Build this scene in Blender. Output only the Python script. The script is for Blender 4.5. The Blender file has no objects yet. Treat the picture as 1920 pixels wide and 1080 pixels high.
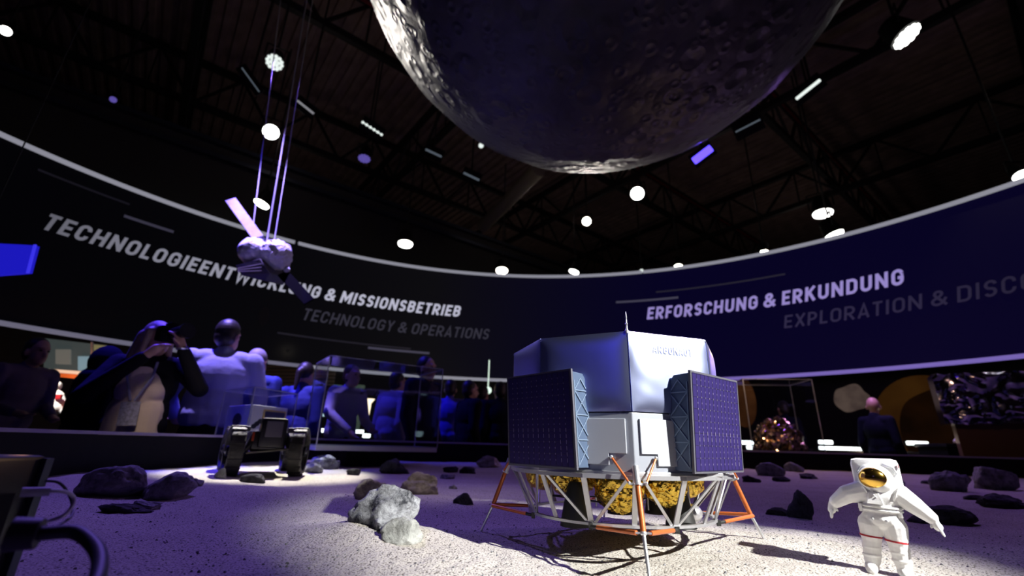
import bpy, bmesh, math, random
from mathutils import Vector, Matrix, noise, Euler

SC = bpy.context.scene
COL = SC.collection
PI = math.pi
rad = math.radians
E = 0.93                                   # eye height above the hall floor

# ------------------------------------------------------------------ camera
F, PITCH, ROLL = 838.84, 0.3374, 0.0275
cam_d = bpy.data.cameras.new('camera')
cam = bpy.data.objects.new('camera', cam_d)
COL.objects.link(cam)
cam_d.sensor_width = 36.0
cam_d.lens = 36.0 * F / 1920.0
cam_d.clip_start = 0.02
cam_d.clip_end = 200
cam.location = (0, 0, E)
cam.rotation_euler = (Matrix.Rotation(PI / 2 + PITCH, 4, 'X') @ Matrix.Rotation(ROLL, 4, 'Z')).to_euler()
cam_d.dof.use_dof = True
cam_d.dof.focus_distance = 1.0
cam_d.dof.aperture_fstop = 2.8
SC.camera = cam

# ------------------------------------------------------------------ view, world, lights
SC.view_settings.view_transform = 'Standard'
SC.view_settings.look = 'None'
SC.view_settings.exposure = 0.0
SC.view_settings.gamma = 1.0
SC.view_settings.use_curve_mapping = False
SC.cycles.transparent_max_bounces = 40
wd = bpy.data.worlds.new('hall_dark')
SC.world = wd
wd.use_nodes = True
wd.node_tree.nodes['Background'].inputs[0].default_value = (0.55, 0.42, 0.45, 1)
wd.node_tree.nodes['Background'].inputs[1].default_value = 0.0018


def spot(name, loc, aim, power, color, size, blend=0.4, radius=0.05):
    l = bpy.data.lights.new(name, 'SPOT')
    l.energy = power
    l.color = color
    l.spot_size = rad(size)
    l.spot_blend = blend
    l.shadow_soft_size = radius
    o = bpy.data.objects.new(name, l)
    COL.objects.link(o)
    o.location = (loc[0], loc[1], loc[2] + E)
    d = Vector(aim) - Vector(loc)
    o.rotation_euler = d.to_track_quat('-Z', 'Y').to_euler()
    return o


def point(name, loc, power, color, radius=0.1):
    l = bpy.data.lights.new(name, 'POINT')
    l.energy = power
    l.color = color
    l.shadow_soft_size = radius
    o = bpy.data.objects.new(name, l)
    COL.objects.link(o)
    o.location = (loc[0], loc[1], loc[2] + E)
    return o


spot('key_spot', (2.92, -1.00, 2.28), (0.33, 1.04, -0.12), 2400, (1, .985, .96), 16, .75, .03)
spot('blue_fill_lander', (-3.0, -3.6, 1.9), (.27, 1.18, .12), 75, (.06, .05, 1), 7, .6, .45)  # unseen spot added so the lander's left cover shows blue
spot('rover_spot', (-2.1, 5.2, 3.9), (-1.32, 2.75, -.18), 3000, (1, .96, .82), 14, .5, .05)
spot('violet_flood_left', (-3.3, 4.9, 4.8), (-1.15, 1.40, -.2), 850, (.25, .15, 1), 40, .9, .12)
spot('woman_fill', (-0.6, 0.2, 3.6), (-2.12, 3.0, .12), 200, (1, .80, .66), 8.5, .7, .05)  # narrow unseen spot added to brighten the woman's sweater
spot('case_fill', (-1.0, -0.6, 4.6), (-2.0, 3.15, .10), 75, (.66, .50, .95), 13, .8, .08)  # unseen spot added to make the cube satellite in its case visible
spot('violet_flood_right', (4.6, 5.4, 4.8), (1.9, 2.9, -.2), 300, (.46, .22, 1), 56, .9, .12)
spot('pale_flood_middle', (1.0, 0.6, 5.0), (-.50, 2.5, -.2), 640, (1, .82, .78), 19, 1.0, .12)
spot('blue_spot_crowd', (-3.9, 4.3, 5.0), (-2.6, 3.65, .5), 2600, (.045, .025, 1), 30, .6, .08)
spot('blue_spot_middle', (-4.4, 5.2, 6.0), (-1.5, 5.4, .3), 1500, (.04, .03, 1), 30, .7, .08)
spot('blue_wash_moon', (-1.5, 4.5, 0.3), (0.4, 3.2, 5.0), 24, (.07, .05, 1), 80, .9, .1)
spot('white_rim_moon', (-6.0, 7.65, 6.6), (-1.5, 3.5, 4.4), 1900, (1, .93, .85), 24, .6, .05)
spot('white_rim_low', (2.1, 11.2, 4.75), (.9, 4.5, 3.0), 500, (1, .92, .82), 14, .6, .05)
spot('blue_wash_right', (3.35, 6.6, 4.9), (3.0, 3.5, 0), 130, (.10, .04, 1), 95, .8, .1)
spot('satellite_spot', (-2.9, 3.5, 5.8), (-2.45, 4.0, 1.7), 5200, (.38, .28, 1), 18, .6, .05)
spot('screen_graze', (7.15, 5.3, 5.4), (7.0, 5.55, 3.0), 110, (1, .95, .85), 55, .8, .03)
point('warm_exhibit_left', (-6.2, 6.2, 0.6), 12, (1, .45, .2), .2)
point('warm_exhibit_middle', (-1.6, 8.6, 1.0), 12, (1, .75, .5), .2)
point('foil_glint_fill', (2.6, 4.9, 1.1), 16, (1, .62, .35), .04)  # unseen point added for brighter glints on the gold foil
point('violet_exhibit_right', (4.6, 5.9, 1.3), 30, (.55, .3, 1), .15)
point('warm_exhibit_right', (5.6, 6.4, 0.1), 6, (1, .7, .5), .1)
for hx, hy, hw in ((-6, 10, 4), (1, 14, 8), (7, 13, 6), (11, 7, 3), (-3, 6, 4), (4, 20, 14), (13, 18, 9), (-2, 22, 8), (-9, 15, 5)):
    point('roof_fill', (hx, hy, 7.6), hw, (1, .80, .74), .3)  # unseen points added to lighten the dark roof

# ------------------------------------------------------------------ unprojection helper
CP, SP, CR, SR = math.cos(PITCH), math.sin(PITCH), math.cos(ROLL), math.sin(ROLL)


def ray(px, py):
    a, b = px - 960, py - 540
    u = a * CR + b * SR
    v = -a * SR + b * CR
    xc, yc, zc = u / F, -v / F, 1.0
    return Vector((xc, zc * CP - yc * SP, zc * SP + yc * CP))


def at(px, py, Y):
    """world point seen at a photo pixel, Y metres in front of the camera"""
    d = ray(px, py)
    p = d * (Y / d.y)
    return Vector((p.x, p.y, p.z + E))


def atz(px, py, z):
    d = ray(px, py)
    p = d * (z / d.z)
    return Vector((p.x, p.y, p.z + E))


# ------------------------------------------------------------------ terrain height (relative to the eye)
def sstep(a, b, x):
    t = max(0.0, min(1.0, (x - a) / (b - a)))
    return t * t * (3 - 2 * t)


def hump(x, y, cx, cy, sx, sy, rot=0):
    dx, dy = x - cx, y - cy
    c, s = math.cos(rot), math.sin(rot)
    u, v = (dx * c + dy * s) / sx, (-dx * s + dy * c) / sy
    return math.exp(-(u * u + v * v))


def terr(x, y):
    z = -0.2
    z += 0.030 * sstep(0.6, 2.2, -x)
    z += 0.034 * sstep(2.8, 4.5, y)
    z += 0.034 * hump(x, y, -.29, 1.10, .17, .11)
    z += 0.030 * hump(x, y, -.85, 1.75, .38, .16, -.2)
    z += 0.020 * hump(x, y, .88, 1.13, .42, .15, -.30)
    z -= 0.022 * hump(x, y, 1.3, 1.75, .6, .3)
    z += 0.010 * hump(x, y, .42, .92, .12, .07)
    z -= 0.022 * sstep(.98, .78, y) * sstep(-.5, .0, x)
    z -= 0.012 * hump(x, y, -.15, 1.45, .25, .15)
    z -= 0.020 * hump(x, y, .17, 1.0, .20, .17)
    z += 0.010 * noise.noise(Vector((x * 1.7, y * 1.7, 3.1)))
    z += 0.006 * noise.noise(Vector((x * 5, y * 5, 7.7)))
    return z


def ground(px, py):
    d = ray(px, py)
    d = d / d.y
    lo = .35
    y = lo
    while y < 7:
        p = d * y
        if p.z < terr(p.x, p.y): break
        lo = y
        y += .02
    hi = y
    for _ in range(20):
        m_ = (lo + hi) / 2
        p = d * m_
        if p.z < terr(p.x, p.y): hi = m_
        else: lo = m_
    p = d * hi
    return Vector((p.x, p.y, p.z + E))


# ------------------------------------------------------------------ materials
def nt(m):
    m.use_nodes = True
    return m.node_tree, m.node_tree.nodes['Principled BSDF']


def pbr(name, col, rough=.5, metal=0.0, bump=0.0, bscale=60, var=0.0, vscale=8, emit=None, estr=0, coat=0, detail=4):
    m = bpy.data.materials.new(name)
    t, b = nt(m)
    b.inputs['Base Color'].default_value = (*col, 1)
    b.inputs['Roughness'].default_value = rough
    b.inputs['Metallic'].default_value = metal
    if coat:
        b.inputs['Coat Weight'].default_value = coat
    if emit:
        b.inputs['Emission Color'].default_value = (*emit, 1)
        b.inputs['Emission Strength'].default_value = estr
    if bump or var:
        tc = t.nodes.new('ShaderNodeTexCoord')
    if bump:
        n = t.nodes.new('ShaderNodeTexNoise')
        n.inputs['Scale'].default_value = bscale
        n.inputs['Detail'].default_value = detail
        bp = t.nodes.new('ShaderNodeBump')
        bp.inputs['Strength'].default_value = bump
        bp.inputs['Distance'].default_value = 1.0 / bscale
        t.links.new(tc.outputs['Object'], n.inputs['Vector'])
        t.links.new(n.outputs['Fac'], bp.inputs['Height'])
        t.links.new(bp.outputs['Normal'], b.inputs['Normal'])
    if var:
        n2 = t.nodes.new('ShaderNodeTexNoise')
        n2.inputs['Scale'].default_value = vscale
        n2.inputs['Detail'].default_value = 6
        cr = t.nodes.new('ShaderNodeValToRGB')
        cr.color_ramp.elements[0].position = .3
        cr.color_ramp.elements[1].position = .7
        cr.color_ramp.elements[0].color = (*[c * (1 - var) for c in col], 1)
        cr.color_ramp.elements[1].color = (*[min(1, c * (1 + var)) for c in col], 1)
        t.links.new(tc.outputs['Object'], n2.inputs['Vector'])
        t.links.new(n2.outputs['Fac'], cr.inputs['Fac'])
        t.links.new(cr.outputs['Color'], b.inputs['Base Color'])
    return m


def emis(name, col, s):
    return pbr(name, (0.02, .02, .02), .6, emit=col, estr=s)


def glass_mat(name, tint=(1, 1, 1), rough=0.02, ior=1.45):
    m = bpy.data.materials.new(name)
    m.use_nodes = True
    t = m.node_tree
    t.nodes.clear()
    out = t.nodes.new('ShaderNodeOutputMaterial')
    mix = t.nodes.new('ShaderNodeMixShader')
    tr = t.nodes.new('ShaderNodeBsdfTransparent')
    tr.inputs[0].default_value = (*tint, 1)
    gl = t.nodes.new('ShaderNodeBsdfGlossy')
    gl.inputs['Roughness'].default_value = rough
    lw = t.nodes.new('ShaderNodeLayerWeight')
    lw.inputs[0].default_value = .5
    p5 = t.nodes.new('ShaderNodeMath'); p5.operation = 'POWER'; p5.inputs[1].default_value = 5
    ml = t.nodes.new('ShaderNodeMath'); ml.operation = 'MULTIPLY_ADD'; ml.inputs[1].default_value = .7; ml.inputs[2].default_value = .025
    t.links.new(lw.outputs['Facing'], p5.inputs[0]); t.links.new(p5.outputs[0], ml.inputs[0])
    t.links.new(ml.outputs[0], mix.inputs[0])
    t.links.new(tr.outputs[0], mix.inputs[1])
    t.links.new(gl.outputs[0], mix.inputs[2])
    t.links.new(mix.outputs[0], out.inputs[0])
    return m


def regolith_mat():
    m = bpy.data.materials.new('regolith')
    t, b = nt(m)
    tc = t.nodes.new('ShaderNodeTexCoord')
    b.inputs['Roughness'].default_value = .95
    b.inputs['Specular IOR Level'].default_value = .1
    n1 = t.nodes.new('ShaderNodeTexNoise'); n1.inputs['Scale'].default_value = 280; n1.inputs['Detail'].default_value = 3
    n2 = t.nodes.new('ShaderNodeTexNoise'); n2.inputs['Scale'].default_value = 5; n2.inputs['Detail'].default_value = 5
    vo = t.nodes.new('ShaderNodeTexVoronoi'); vo.inputs['Scale'].default_value = 190
    for n in (n1, n2, vo):
        t.links.new(tc.outputs['Object'], n.inputs['Vector'])
    cr = t.nodes.new('ShaderNodeValToRGB')
    cr.color_ramp.elements[0].position = .36; cr.color_ramp.elements[0].color = (.10, .09, .075, 1)
    cr.color_ramp.elements[1].position = .46; cr.color_ramp.elements[1].color = (.50, .47, .42, 1)
    t.links.new(n1.outputs['Fac'], cr.inputs['Fac'])
    mx = t.nodes.new('ShaderNodeMixRGB'); mx.blend_type = 'MULTIPLY'; mx.inputs[0].default_value = .55
    c2 = t.nodes.new('ShaderNodeValToRGB')
    c2.color_ramp.elements[0].position = .3; c2.color_ramp.elements[0].color = (.72, .70, .68, 1)
    c2.color_ramp.elements[1].position = .7; c2.color_ramp.elements[1].color = (1, 1, 1, 1)
    t.links.new(n2.outputs['Fac'], c2.inputs['Fac'])
    t.links.new(cr.outputs['Color'], mx.inputs[1]); t.links.new(c2.outputs['Color'], mx.inputs[2])
    t.links.new(mx.outputs['Color'], b.inputs['Base Color'])
    bp = t.nodes.new('ShaderNodeBump'); bp.inputs['Strength'].default_value = .6; bp.inputs['Distance'].default_value = .003
    bp2 = t.nodes.new('ShaderNodeBump'); bp2.inputs['Strength'].default_value = .4; bp2.inputs['Distance'].default_value = .003
    t.links.new(n1.outputs['Fac'], bp.inputs['Height'])
    t.links.new(vo.outputs['Distance'], bp2.inputs['Height'])
    t.links.new(bp.outputs['Normal'], bp2.inputs['Normal'])
    t.links.new(bp2.outputs['Normal'], b.inputs['Normal'])
    return m


def rock_mat(name, c1, c2, rough=.9):
    m = bpy.data.materials.new(name)
    t, b = nt(m)
    b.inputs['Roughness'].default_value = rough
    b.inputs['Specular IOR Level'].default_value = .2
    tc = t.nodes.new('ShaderNodeTexCoord')
    n = t.nodes.new('ShaderNodeTexNoise'); n.inputs['Scale'].default_value = 26; n.inputs['Detail'].default_value = 8; n.inputs['Roughness'].default_value = .72
    n.inputs['Distortion'].default_value = .2
    cr = t.nodes.new('ShaderNodeValToRGB')
    cr.color_ramp.elements[0].position = .38; cr.color_ramp.elements[0].color = (*c1, 1)
    cr.color_ramp.elements[1].position = .58; cr.color_ramp.elements[1].color = (*c2, 1)
    bp = t.nodes.new('ShaderNodeBump'); bp.inputs['Strength'].default_value = .9; bp.inputs['Distance'].default_value = .012
    t.links.new(tc.outputs['Object'], n.inputs['Vector'])
    t.links.new(n.outputs['Fac'], cr.inputs['Fac']); t.links.new(cr.outputs['Color'], b.inputs['Base Color'])
    t.links.new(n.outputs['Fac'], bp.inputs['Height']); t.links.new(bp.outputs['Normal'], b.inputs['Normal'])
    return m


def moon_mat():
    m = bpy.data.materials.new('moon_print')
    t, b = nt(m)
    b.inputs['Roughness'].default_value = .5
    b.inputs['Specular IOR Level'].default_value = .25
    tc = t.nodes.new('ShaderNodeTexCoord')
    n = t.nodes.new('ShaderNodeTexNoise'); n.inputs['Scale'].default_value = .8; n.inputs['Detail'].default_value = 8; n.inputs['Roughness'].default_value = .65
    cr = t.nodes.new('ShaderNodeValToRGB')
    cr.color_ramp.elements[0].position = .38; cr.color_ramp.elements[0].color = (.028, .028, .03, 1)
    cr.color_ramp.elements[1].position = .62; cr.color_ramp.elements[1].color = (.085, .083, .085, 1)
    v1 = t.nodes.new('ShaderNodeTexVoronoi'); v1.inputs['Scale'].default_value = 3.2
    v2 = t.nodes.new('ShaderNodeTexVoronoi'); v2.inputs['Scale'].default_value = 8
    for q in (n, v1, v2):
        t.links.new(tc.outputs['Object'], q.inputs['Vector'])
    r1 = t.nodes.new('ShaderNodeValToRGB')           # crater profile: bowl, raised rim, plain
    r1.color_ramp.elements[0].position = .0; r1.color_ramp.elements[0].color = (.2, .2, .2, 1)
    r1.color_ramp.elements[1].position = .55; r1.color_ramp.elements[1].color = (.55, .55, .55, 1)
    e = r1.color_ramp.elements.new(.32); e.color = (.85, .85, .85, 1)
    r2 = t.nodes.new('ShaderNodeValToRGB')
    r2.color_ramp.elements[0].position = .0; r2.color_ramp.elements[0].color = (.2, .2, .2, 1)
    r2.color_ramp.elements[1].position = .5; r2.color_ramp.elements[1].color = (.55, .55, .55, 1)
    e = r2.color_ramp.elements.new(.3); e.color = (.8, .8, .8, 1)
    t.links.new(v1.outputs['Distance'], r1.inputs['Fac']); t.links.new(v2.outputs['Distance'], r2.inputs['Fac'])
    b1 = t.nodes.new('ShaderNodeBump'); b1.inputs['Strength'].default_value = .8; b1.inputs['Distance'].default_value = .06
    b2 = t.nodes.new('ShaderNodeBump'); b2.inputs['Strength'].default_value = .8; b2.inputs['Distance'].default_value = .03
    b3 = t.nodes.new('ShaderNodeBump'); b3.inputs['Strength'].default_value = .5; b3.inputs['Distance'].default_value = .08
    t.links.new(r1.outputs['Color'], b1.inputs['Height']); t.links.new(r2.outputs['Color'], b2.inputs['Height'])
    t.links.new(n.outputs['Fac'], b3.inputs['Height'])
    t.links.new(b1.outputs['Normal'], b2.inputs['Normal']); t.links.new(b2.outputs['Normal'], b3.inputs['Normal'])
    t.links.new(n.outputs['Fac'], cr.inputs['Fac']); t.links.new(cr.outputs['Color'], b.inputs['Base Color'])
    t.links.new(b3.outputs['Normal'], b.inputs['Normal'])
    return m


M = {}
M['regolith'] = regolith_mat()
M['rock_pale'] = rock_mat('rock_pale', (.04, .042, .05), (.40, .41, .43))
M['rock_light'] = rock_mat('rock_light', (.20, .205, .19), (.46, .47, .44))
M['rock_beige'] = rock_mat('rock_beige', (.26, .235, .18), (.50, .46, .37))
M['rock_grey'] = rock_mat('rock_grey', (.13, .13, .135), (.34, .34, .35))
M['rock_dark'] = rock_mat('rock_dark', (.025, .025, .028), (.085, .085, .09))
M['moon'] = moon_mat()
M['black'] = pbr('matt_black', (.004, .004, .005), .7)
M['black'].node_tree.nodes['Principled BSDF'].inputs['Specular IOR Level'].default_value = .15
M['black_gloss'] = pbr('black_laminate', (.012, .012, .016), .25)
M['rail'] = pbr('lilac_rail_edge', (.34, .30, .42), .4, .2)  # lilac base colour carries the purple reflection along the ledge
M['truss'] = pbr('black_steel', (.012, .012, .013), .6)
M['roof'] = pbr('brown_roof_sheet', (.36, .26, .23), .8, var=.25, vscale=2)
M['wall'] = pbr('dark_hall_wall', (.045, .042, .045), .9)
M['carpet'] = pbr('dark_carpet', (.02, .02, .025), .95)
M['beam'] = pbr('beige_lit_beam', (.30, .26, .18), .6)
M['pipe_red'] = pbr('red_pipe', (.22, .015, .02), .5)
M['steel'] = pbr('blue_grey_steel', (.05, .06, .09), .4, .5)
M['alu'] = pbr('aluminium', (.50, .50, .51), .42, .75)
M['alu_white'] = pbr('polished_aluminium', (.72, .73, .75), .3, .8)
M['orange'] = pbr('copper_orange_tube', (.55, .14, .035), .36, .35)
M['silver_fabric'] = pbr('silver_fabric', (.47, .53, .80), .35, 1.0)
M['lower_grey'] = pbr('grey_painted_panel', (.30, .32, .36), .5, .35)
M['plate'] = pbr('pale_grey_plate', (.42, .44, .48), .55, .3)
M['dark_seam'] = pbr('dark_core', (.012, .014, .02), .6)
M['array_side'] = pbr('blue_grey_array_box', (.085, .125, .20), .4, .35)
M['array_brace'] = pbr('pale_brace', (.20, .27, .37), .4, .4)
M['cell'] = pbr('solar_cell', (.031, .022, .105), .22, .1)
M['cell_line'] = pbr('cell_line', (.012, .010, .03), .4)
M['contact'] = pbr('cell_contact', (.42, .38, .50), .35, .5)
M['frame_grey'] = pbr('panel_frame', (.11, .11, .13), .5, .3)
M['gold'] = pbr('gold_foil', (.92, .62, .10), .26, 1.0, bump=.5, bscale=70)
M['nozzle'] = pbr('dark_nozzle', (.03, .03, .028), .5, .4)
M['letter_white'] = pbr('white_print', (.93, .93, .93), .7)
M['suit'] = pbr('white_suit', (.88, .88, .87), .5, bump=.12, bscale=120)
M['visor'] = pbr('gold_visor', (.85, .52, .10), .16, 1.0)
M['red'] = pbr('red_stripe', (.42, .01, .02), .5)
M['suit_grey'] = pbr('pale_grey_fittings', (.55, .55, .57), .45)
M['tyre'] = pbr('dark_rover_wheel', (.035, .034, .03), .6, .2, bump=.3, bscale=40)
M['rover_black'] = pbr('black_rover_body', (.010, .010, .013), .35)
M['rover_panel'] = pbr('grey_rover_panel', (.10, .09, .13), .4)
M['sand_plate'] = pbr('dusty_belly_plate', (.20, .18, .14), .6)
M['orange_flag'] = pbr('orange_marker', (.5, .07, .01), .5)
M['glass'] = glass_mat('clear_acrylic', (.96, .97, .98))
M['glass_edge'] = pbr('acrylic_edge', (.40, .42, .48), .25)  # pale opaque colour gives the polished edges their highlight
M['case_base'] = pbr('grey_case_base', (.55, .54, .60), .45)
M['foil_crumple'] = pbr('gold_crumpled_foil', (.80, .50, .28), .20, 1.0)
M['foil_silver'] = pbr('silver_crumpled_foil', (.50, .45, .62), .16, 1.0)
M['white_foil'] = pbr('white_insulation', (.82, .82, .86), .45, bump=.6, bscale=9)
M['sat_panel'] = pbr('dusty_grey_wing', (.55, .50, .47), .6, var=.2, vscale=14)
M['sat_dark'] = pbr('dark_grey_deck', (.09, .085, .10), .5)
M['wing_back'] = pbr('black_wing', (.003, .003, .004), .9)
M['wing_back'].node_tree.nodes['Principled BSDF'].inputs['Specular IOR Level'].default_value = .03
M['cable'] = pbr('steel_cable', (.55, .55, .62), .4)
M['cable_black'] = pbr('black_cable', (.008, .008, .009), .55)
M['cable_white'] = pbr('grey_cable', (.40, .38, .44), .5)
M['panel_blue'] = emis('blue_glow_panel', (.012, .01, .55), .9)  # emission takes the place of blue light falling on the panel
M['lamp_white'] = emis('lamp_white', (1, .99, .93), 9)
M['lamp_warm'] = emis('lamp_warm', (1, .93, .78), 16)
M['lamp_soft'] = emis('lamp_soft', (.78, .86, .82), 1.1)
M['lamp_dim'] = emis('lamp_dim', (.72, .72, .78), .30)
M['lamp_dimmer'] = emis('lamp_dimmer', (.45, .55, .68), .16)
M['lamp_violet'] = emis('lamp_violet', (.22, .16, .75), .45)
M['lamp_blue'] = emis('lamp_blue', (.10, .06, 1.0), 2.6)
M['bar_white'] = emis('counter_white', (.93, 1, .98), 4)
M['bar_pale'] = emis('counter_pale', (.60, .85, .95), 1.2)
M['warm_glow'] = emis('warm_glow', (1, .80, .55), 2.2)
M['orange_glow'] = emis('orange_glow', (1, .22, .04), 2.0)
M['monitor'] = emis('monitor_picture', (.10, .13, .13), .35)
M['white_figure'] = pbr('white_figure', (.9, .88, .85), .5)
M['shelf_orange'] = pbr('orange_counter', (.55, .18, .06), .5)


# ------------------------------------------------------------------ object helpers
def tag(o, label=None, cat=None, group=None, kind=None):
    if label: o['label'] = label
    if cat: o['category'] = cat
    if group: o['group'] = group
    if kind: o['kind'] = kind
    return o


def empty(name, loc, rz=0, label=None, cat=None, group=None):
    o = bpy.data.objects.new(name, None)
    COL.objects.link(o)
    o.location = loc
    o.rotation_euler = (0, 0, rz)
    o.empty_display_size = .1
    return tag(o, label, cat, group)


class MB:
    def __init__(s):
        s.bm = bmesh.new()

    def quad(s, pts):
        vs = [s.bm.verts.new(p) for p in pts]
        return s.bm.faces.new(vs)

    def box(s, c, size, rot=None, bevel=0):
        r = bmesh.ops.create_cube(s.bm, size=1)
        vs = r['verts']
        mt = Matrix.Diagonal((*size, 1))
        bmesh.ops.transform(s.bm, matrix=mt, verts=vs)
        if bevel:
            es = list({e for v in vs for e in v.link_edges})
            rb = bmesh.ops.bevel(s.bm, geom=es, offset=bevel, segments=2, affect='EDGES', profile=.6)
            vs = list({v for f in rb['faces'] for v in f.verts} | {v for v in vs if v.is_valid})
        m = Matrix.Translation(c)
        if rot is not None:
            m = m @ (rot.to_matrix().to_4x4() if isinstance(rot, Euler) else rot)
        bmesh.ops.transform(s.bm, matrix=m, verts=vs)
        return s

    def bar(s, a, b, w, h, up=(0, 0, 1)):
        a, b = Vector(a), Vector(b)
        d = (b - a)
        L = d.length
        d.normalize()
        u = Vector(up)
        x = d.cross(u)
        if x.length < 1e-5:
            x = d.cross(Vector((0, 1, 0)))
        x.normalize()
        y = x.cross(d)
        m = Matrix((x, d, y)).transposed().to_4x4()
        m.translation = (a + b) / 2
        r = bmesh.ops.create_cube(s.bm, size=1)
        bmesh.ops.transform(s.bm, matrix=m @ Matrix.Diagonal((w, L, h, 1)), verts=r['verts'])
        return s

    def cone(s, a, b, r1, r2, n=16, caps=True):
        a, b = Vector(a), Vector(b)
        d = b - a
        r = bmesh.ops.create_cone(s.bm, cap_ends=caps, segments=n, radius1=max(r1, 1e-5), radius2=max(r2, 1e-5), depth=d.length)
        m = d.to_track_quat('Z', 'Y').to_matrix().to_4x4()
        m.translation = (a + b) / 2
        bmesh.ops.transform(s.bm, matrix=m, verts=r['verts'])
        return s

    def tube(s, pts, r, n=10):
        pts = [Vector(p) for p in pts]
        rs = r if isinstance(r, (list, tuple)) else [r] * len(pts)
        rings = []
        for i, p in enumerate(pts):
            t = (pts[min(i + 1, len(pts) - 1)] - pts[max(i - 1, 0)]).normalized()
            q = t.to_track_quat('Z', 'Y')
            rings.append([s.bm.verts.new(p + q @ Vector((math.cos(k * 2 * PI / n) * rs[i], math.sin(k * 2 * PI / n) * rs[i], 0))) for k in range(n)])
        for i in range(len(rings) - 1):
            A, B = rings[i], rings[i + 1]
            off = min(range(n), key=lambda o: sum((A[k].co - B[(k + o) % n].co).length for k in range(n)))
            B = rings[i + 1] = B[off:] + B[:off]
            for k in range(n):
                s.bm.faces.new((A[k], A[(k + 1) % n], B[(k + 1) % n], B[k]))
        s.bm.faces.new(rings[0][::-1])
        s.bm.faces.new(rings[-1])
        return s

    def ell(s, c, r, rot=None, u=16, v=10):
        q = bmesh.ops.create_uvsphere(s.bm, u_segments=u, v_segments=v, radius=1)
        m = Matrix.Translation(c)
        if rot is not None:
            m = m @ rot.to_matrix().to_4x4()
        bmesh.ops.transform(s.bm, matrix=m @ Matrix.Diagonal((*r, 1)), verts=q['verts'])
        return s

    def cap(s, a, b, r1, r2, n=12):
        a, b = Vector(a), Vector(b)
        d = b - a
        L = max(d.length, 1e-4)
        prof = []
        for i in range(5):
            t = -PI / 2 + i * PI / 8
            prof.append((a.length * 0 + r1 * math.sin(t), r1 * math.cos(t)))
        for i in range(1, 5):
            t = i * PI / 8
            prof.append((L + r2 * math.sin(t), r2 * math.cos(t)))
        prof.insert(5, (L, r2))
        q = d.to_track_quat('Z', 'Y')
        rings = [[s.bm.verts.new(a + q @ Vector((math.cos(k * 2 * PI / n) * max(rr, 1e-5), math.sin(k * 2 * PI / n) * max(rr, 1e-5), zz))) for k in range(n)] for zz, rr in prof]
        for i in range(len(rings) - 1):
            for k in range(n):
                s.bm.faces.new((rings[i][k], rings[i][(k + 1) % n], rings[i + 1][(k + 1) % n], rings[i + 1][k]))
        s.bm.faces.new(rings[0][::-1])
        s.bm.faces.new(rings[-1])
        return s

    def lathe(s, prof, n=24, c=(0, 0, 0)):
        c = Vector(c)
        rings = [[s.bm.verts.new(c + Vector((r * math.cos(k * 2 * PI / n), r * math.sin(k * 2 * PI / n), z))) for k in range(n)] for r, z in prof]
        for i in range(len(rings) - 1):
            for k in range(n):
                s.bm.faces.new((rings[i][k], rings[i][(k + 1) % n], rings[i + 1][(k + 1) % n], rings[i + 1][k]))
        s.bm.faces.new(rings[0][::-1])
        s.bm.faces.new(rings[-1])
        return s

    def prism(s, poly, z0, z1):
        b = [s.bm.verts.new((x, y, z0)) for x, y in poly]
        t = [s.bm.verts.new((x, y, z1)) for x, y in poly]
        n = len(poly)
        s.bm.faces.new(b[::-1])
        s.bm.faces.new(t)
        for i in range(n):
            s.bm.faces.new((b[i], b[(i + 1) % n], t[(i + 1) % n], t[i]))
        return s

    def xf(s, m):
        bmesh.ops.transform(s.bm, matrix=m, verts=s.bm.verts[:])
        return s

    def build(s, name, mat, parent=None, smooth=None, loc=None, bevel=0):
        bmesh.ops.recalc_face_normals(s.bm, faces=s.bm.faces[:])
        me = bpy.data.meshes.new(name)
        s.bm.to_mesh(me)
        s.bm.free()
        me.materials.append(mat)
        if smooth is not None:
            me.polygons.foreach_set('use_smooth', [True] * len(me.polygons))
            if smooth < 179:
                me.set_sharp_from_angle(angle=rad(smooth))
        o = bpy.data.objects.new(name, me)
        COL.objects.link(o)
        if parent is not None:
            o.parent = parent
        if loc is not None:
            o.location = loc
        if bevel:
            b = o.modifiers.new('bevel', 'BEVEL')
            b.width = bevel
            b.segments = 2
            b.limit_method = 'ANGLE'
        return o


def blob(name, mb, mat, parent, voxel, it=3):
    """closed overlapping volumes fused into one continuous surface"""
    o = mb.build(name, mat, parent)
    r = o.modifiers.new('fuse', 'REMESH')
    r.mode = 'VOXEL'
    r.voxel_size = voxel
    r.use_smooth_shade = True
    if it:
        sm = o.modifiers.new('soften', 'SMOOTH')
        sm.factor = .5
        sm.iterations = it
    return o


def copy_tree(o, parent=None):
    c = o.copy()
    COL.objects.link(c)
    c.parent = parent
    for ch in o.children:
        copy_tree(ch, c)
    return c


# ------------------------------------------------------------------ stroke lettering (bold DIN-like capitals)
ADV = dict(T=.70, E=.69, C=.76, H=.82, N=.85, O=.80, L=.64, G=.80, I=.36, W=1.12, K=.80, U=.80, M=1.0, S=.72, B=.78, R=.78,
           A=.80, P=.74, F=.66, X=.8, D=.80, Y=.76, V=.8)
ADV['&'] = .86
ADV[' '] = .3


def arc(cx, cy, rx, ry, a0, a1, n=6):
    return [(cx + rx * math.cos(rad(a0 + (a1 - a0) * i / n)), cy + ry * math.sin(rad(a0 + (a1 - a0) * i / n))) for i in range(n + 1)]


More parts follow.
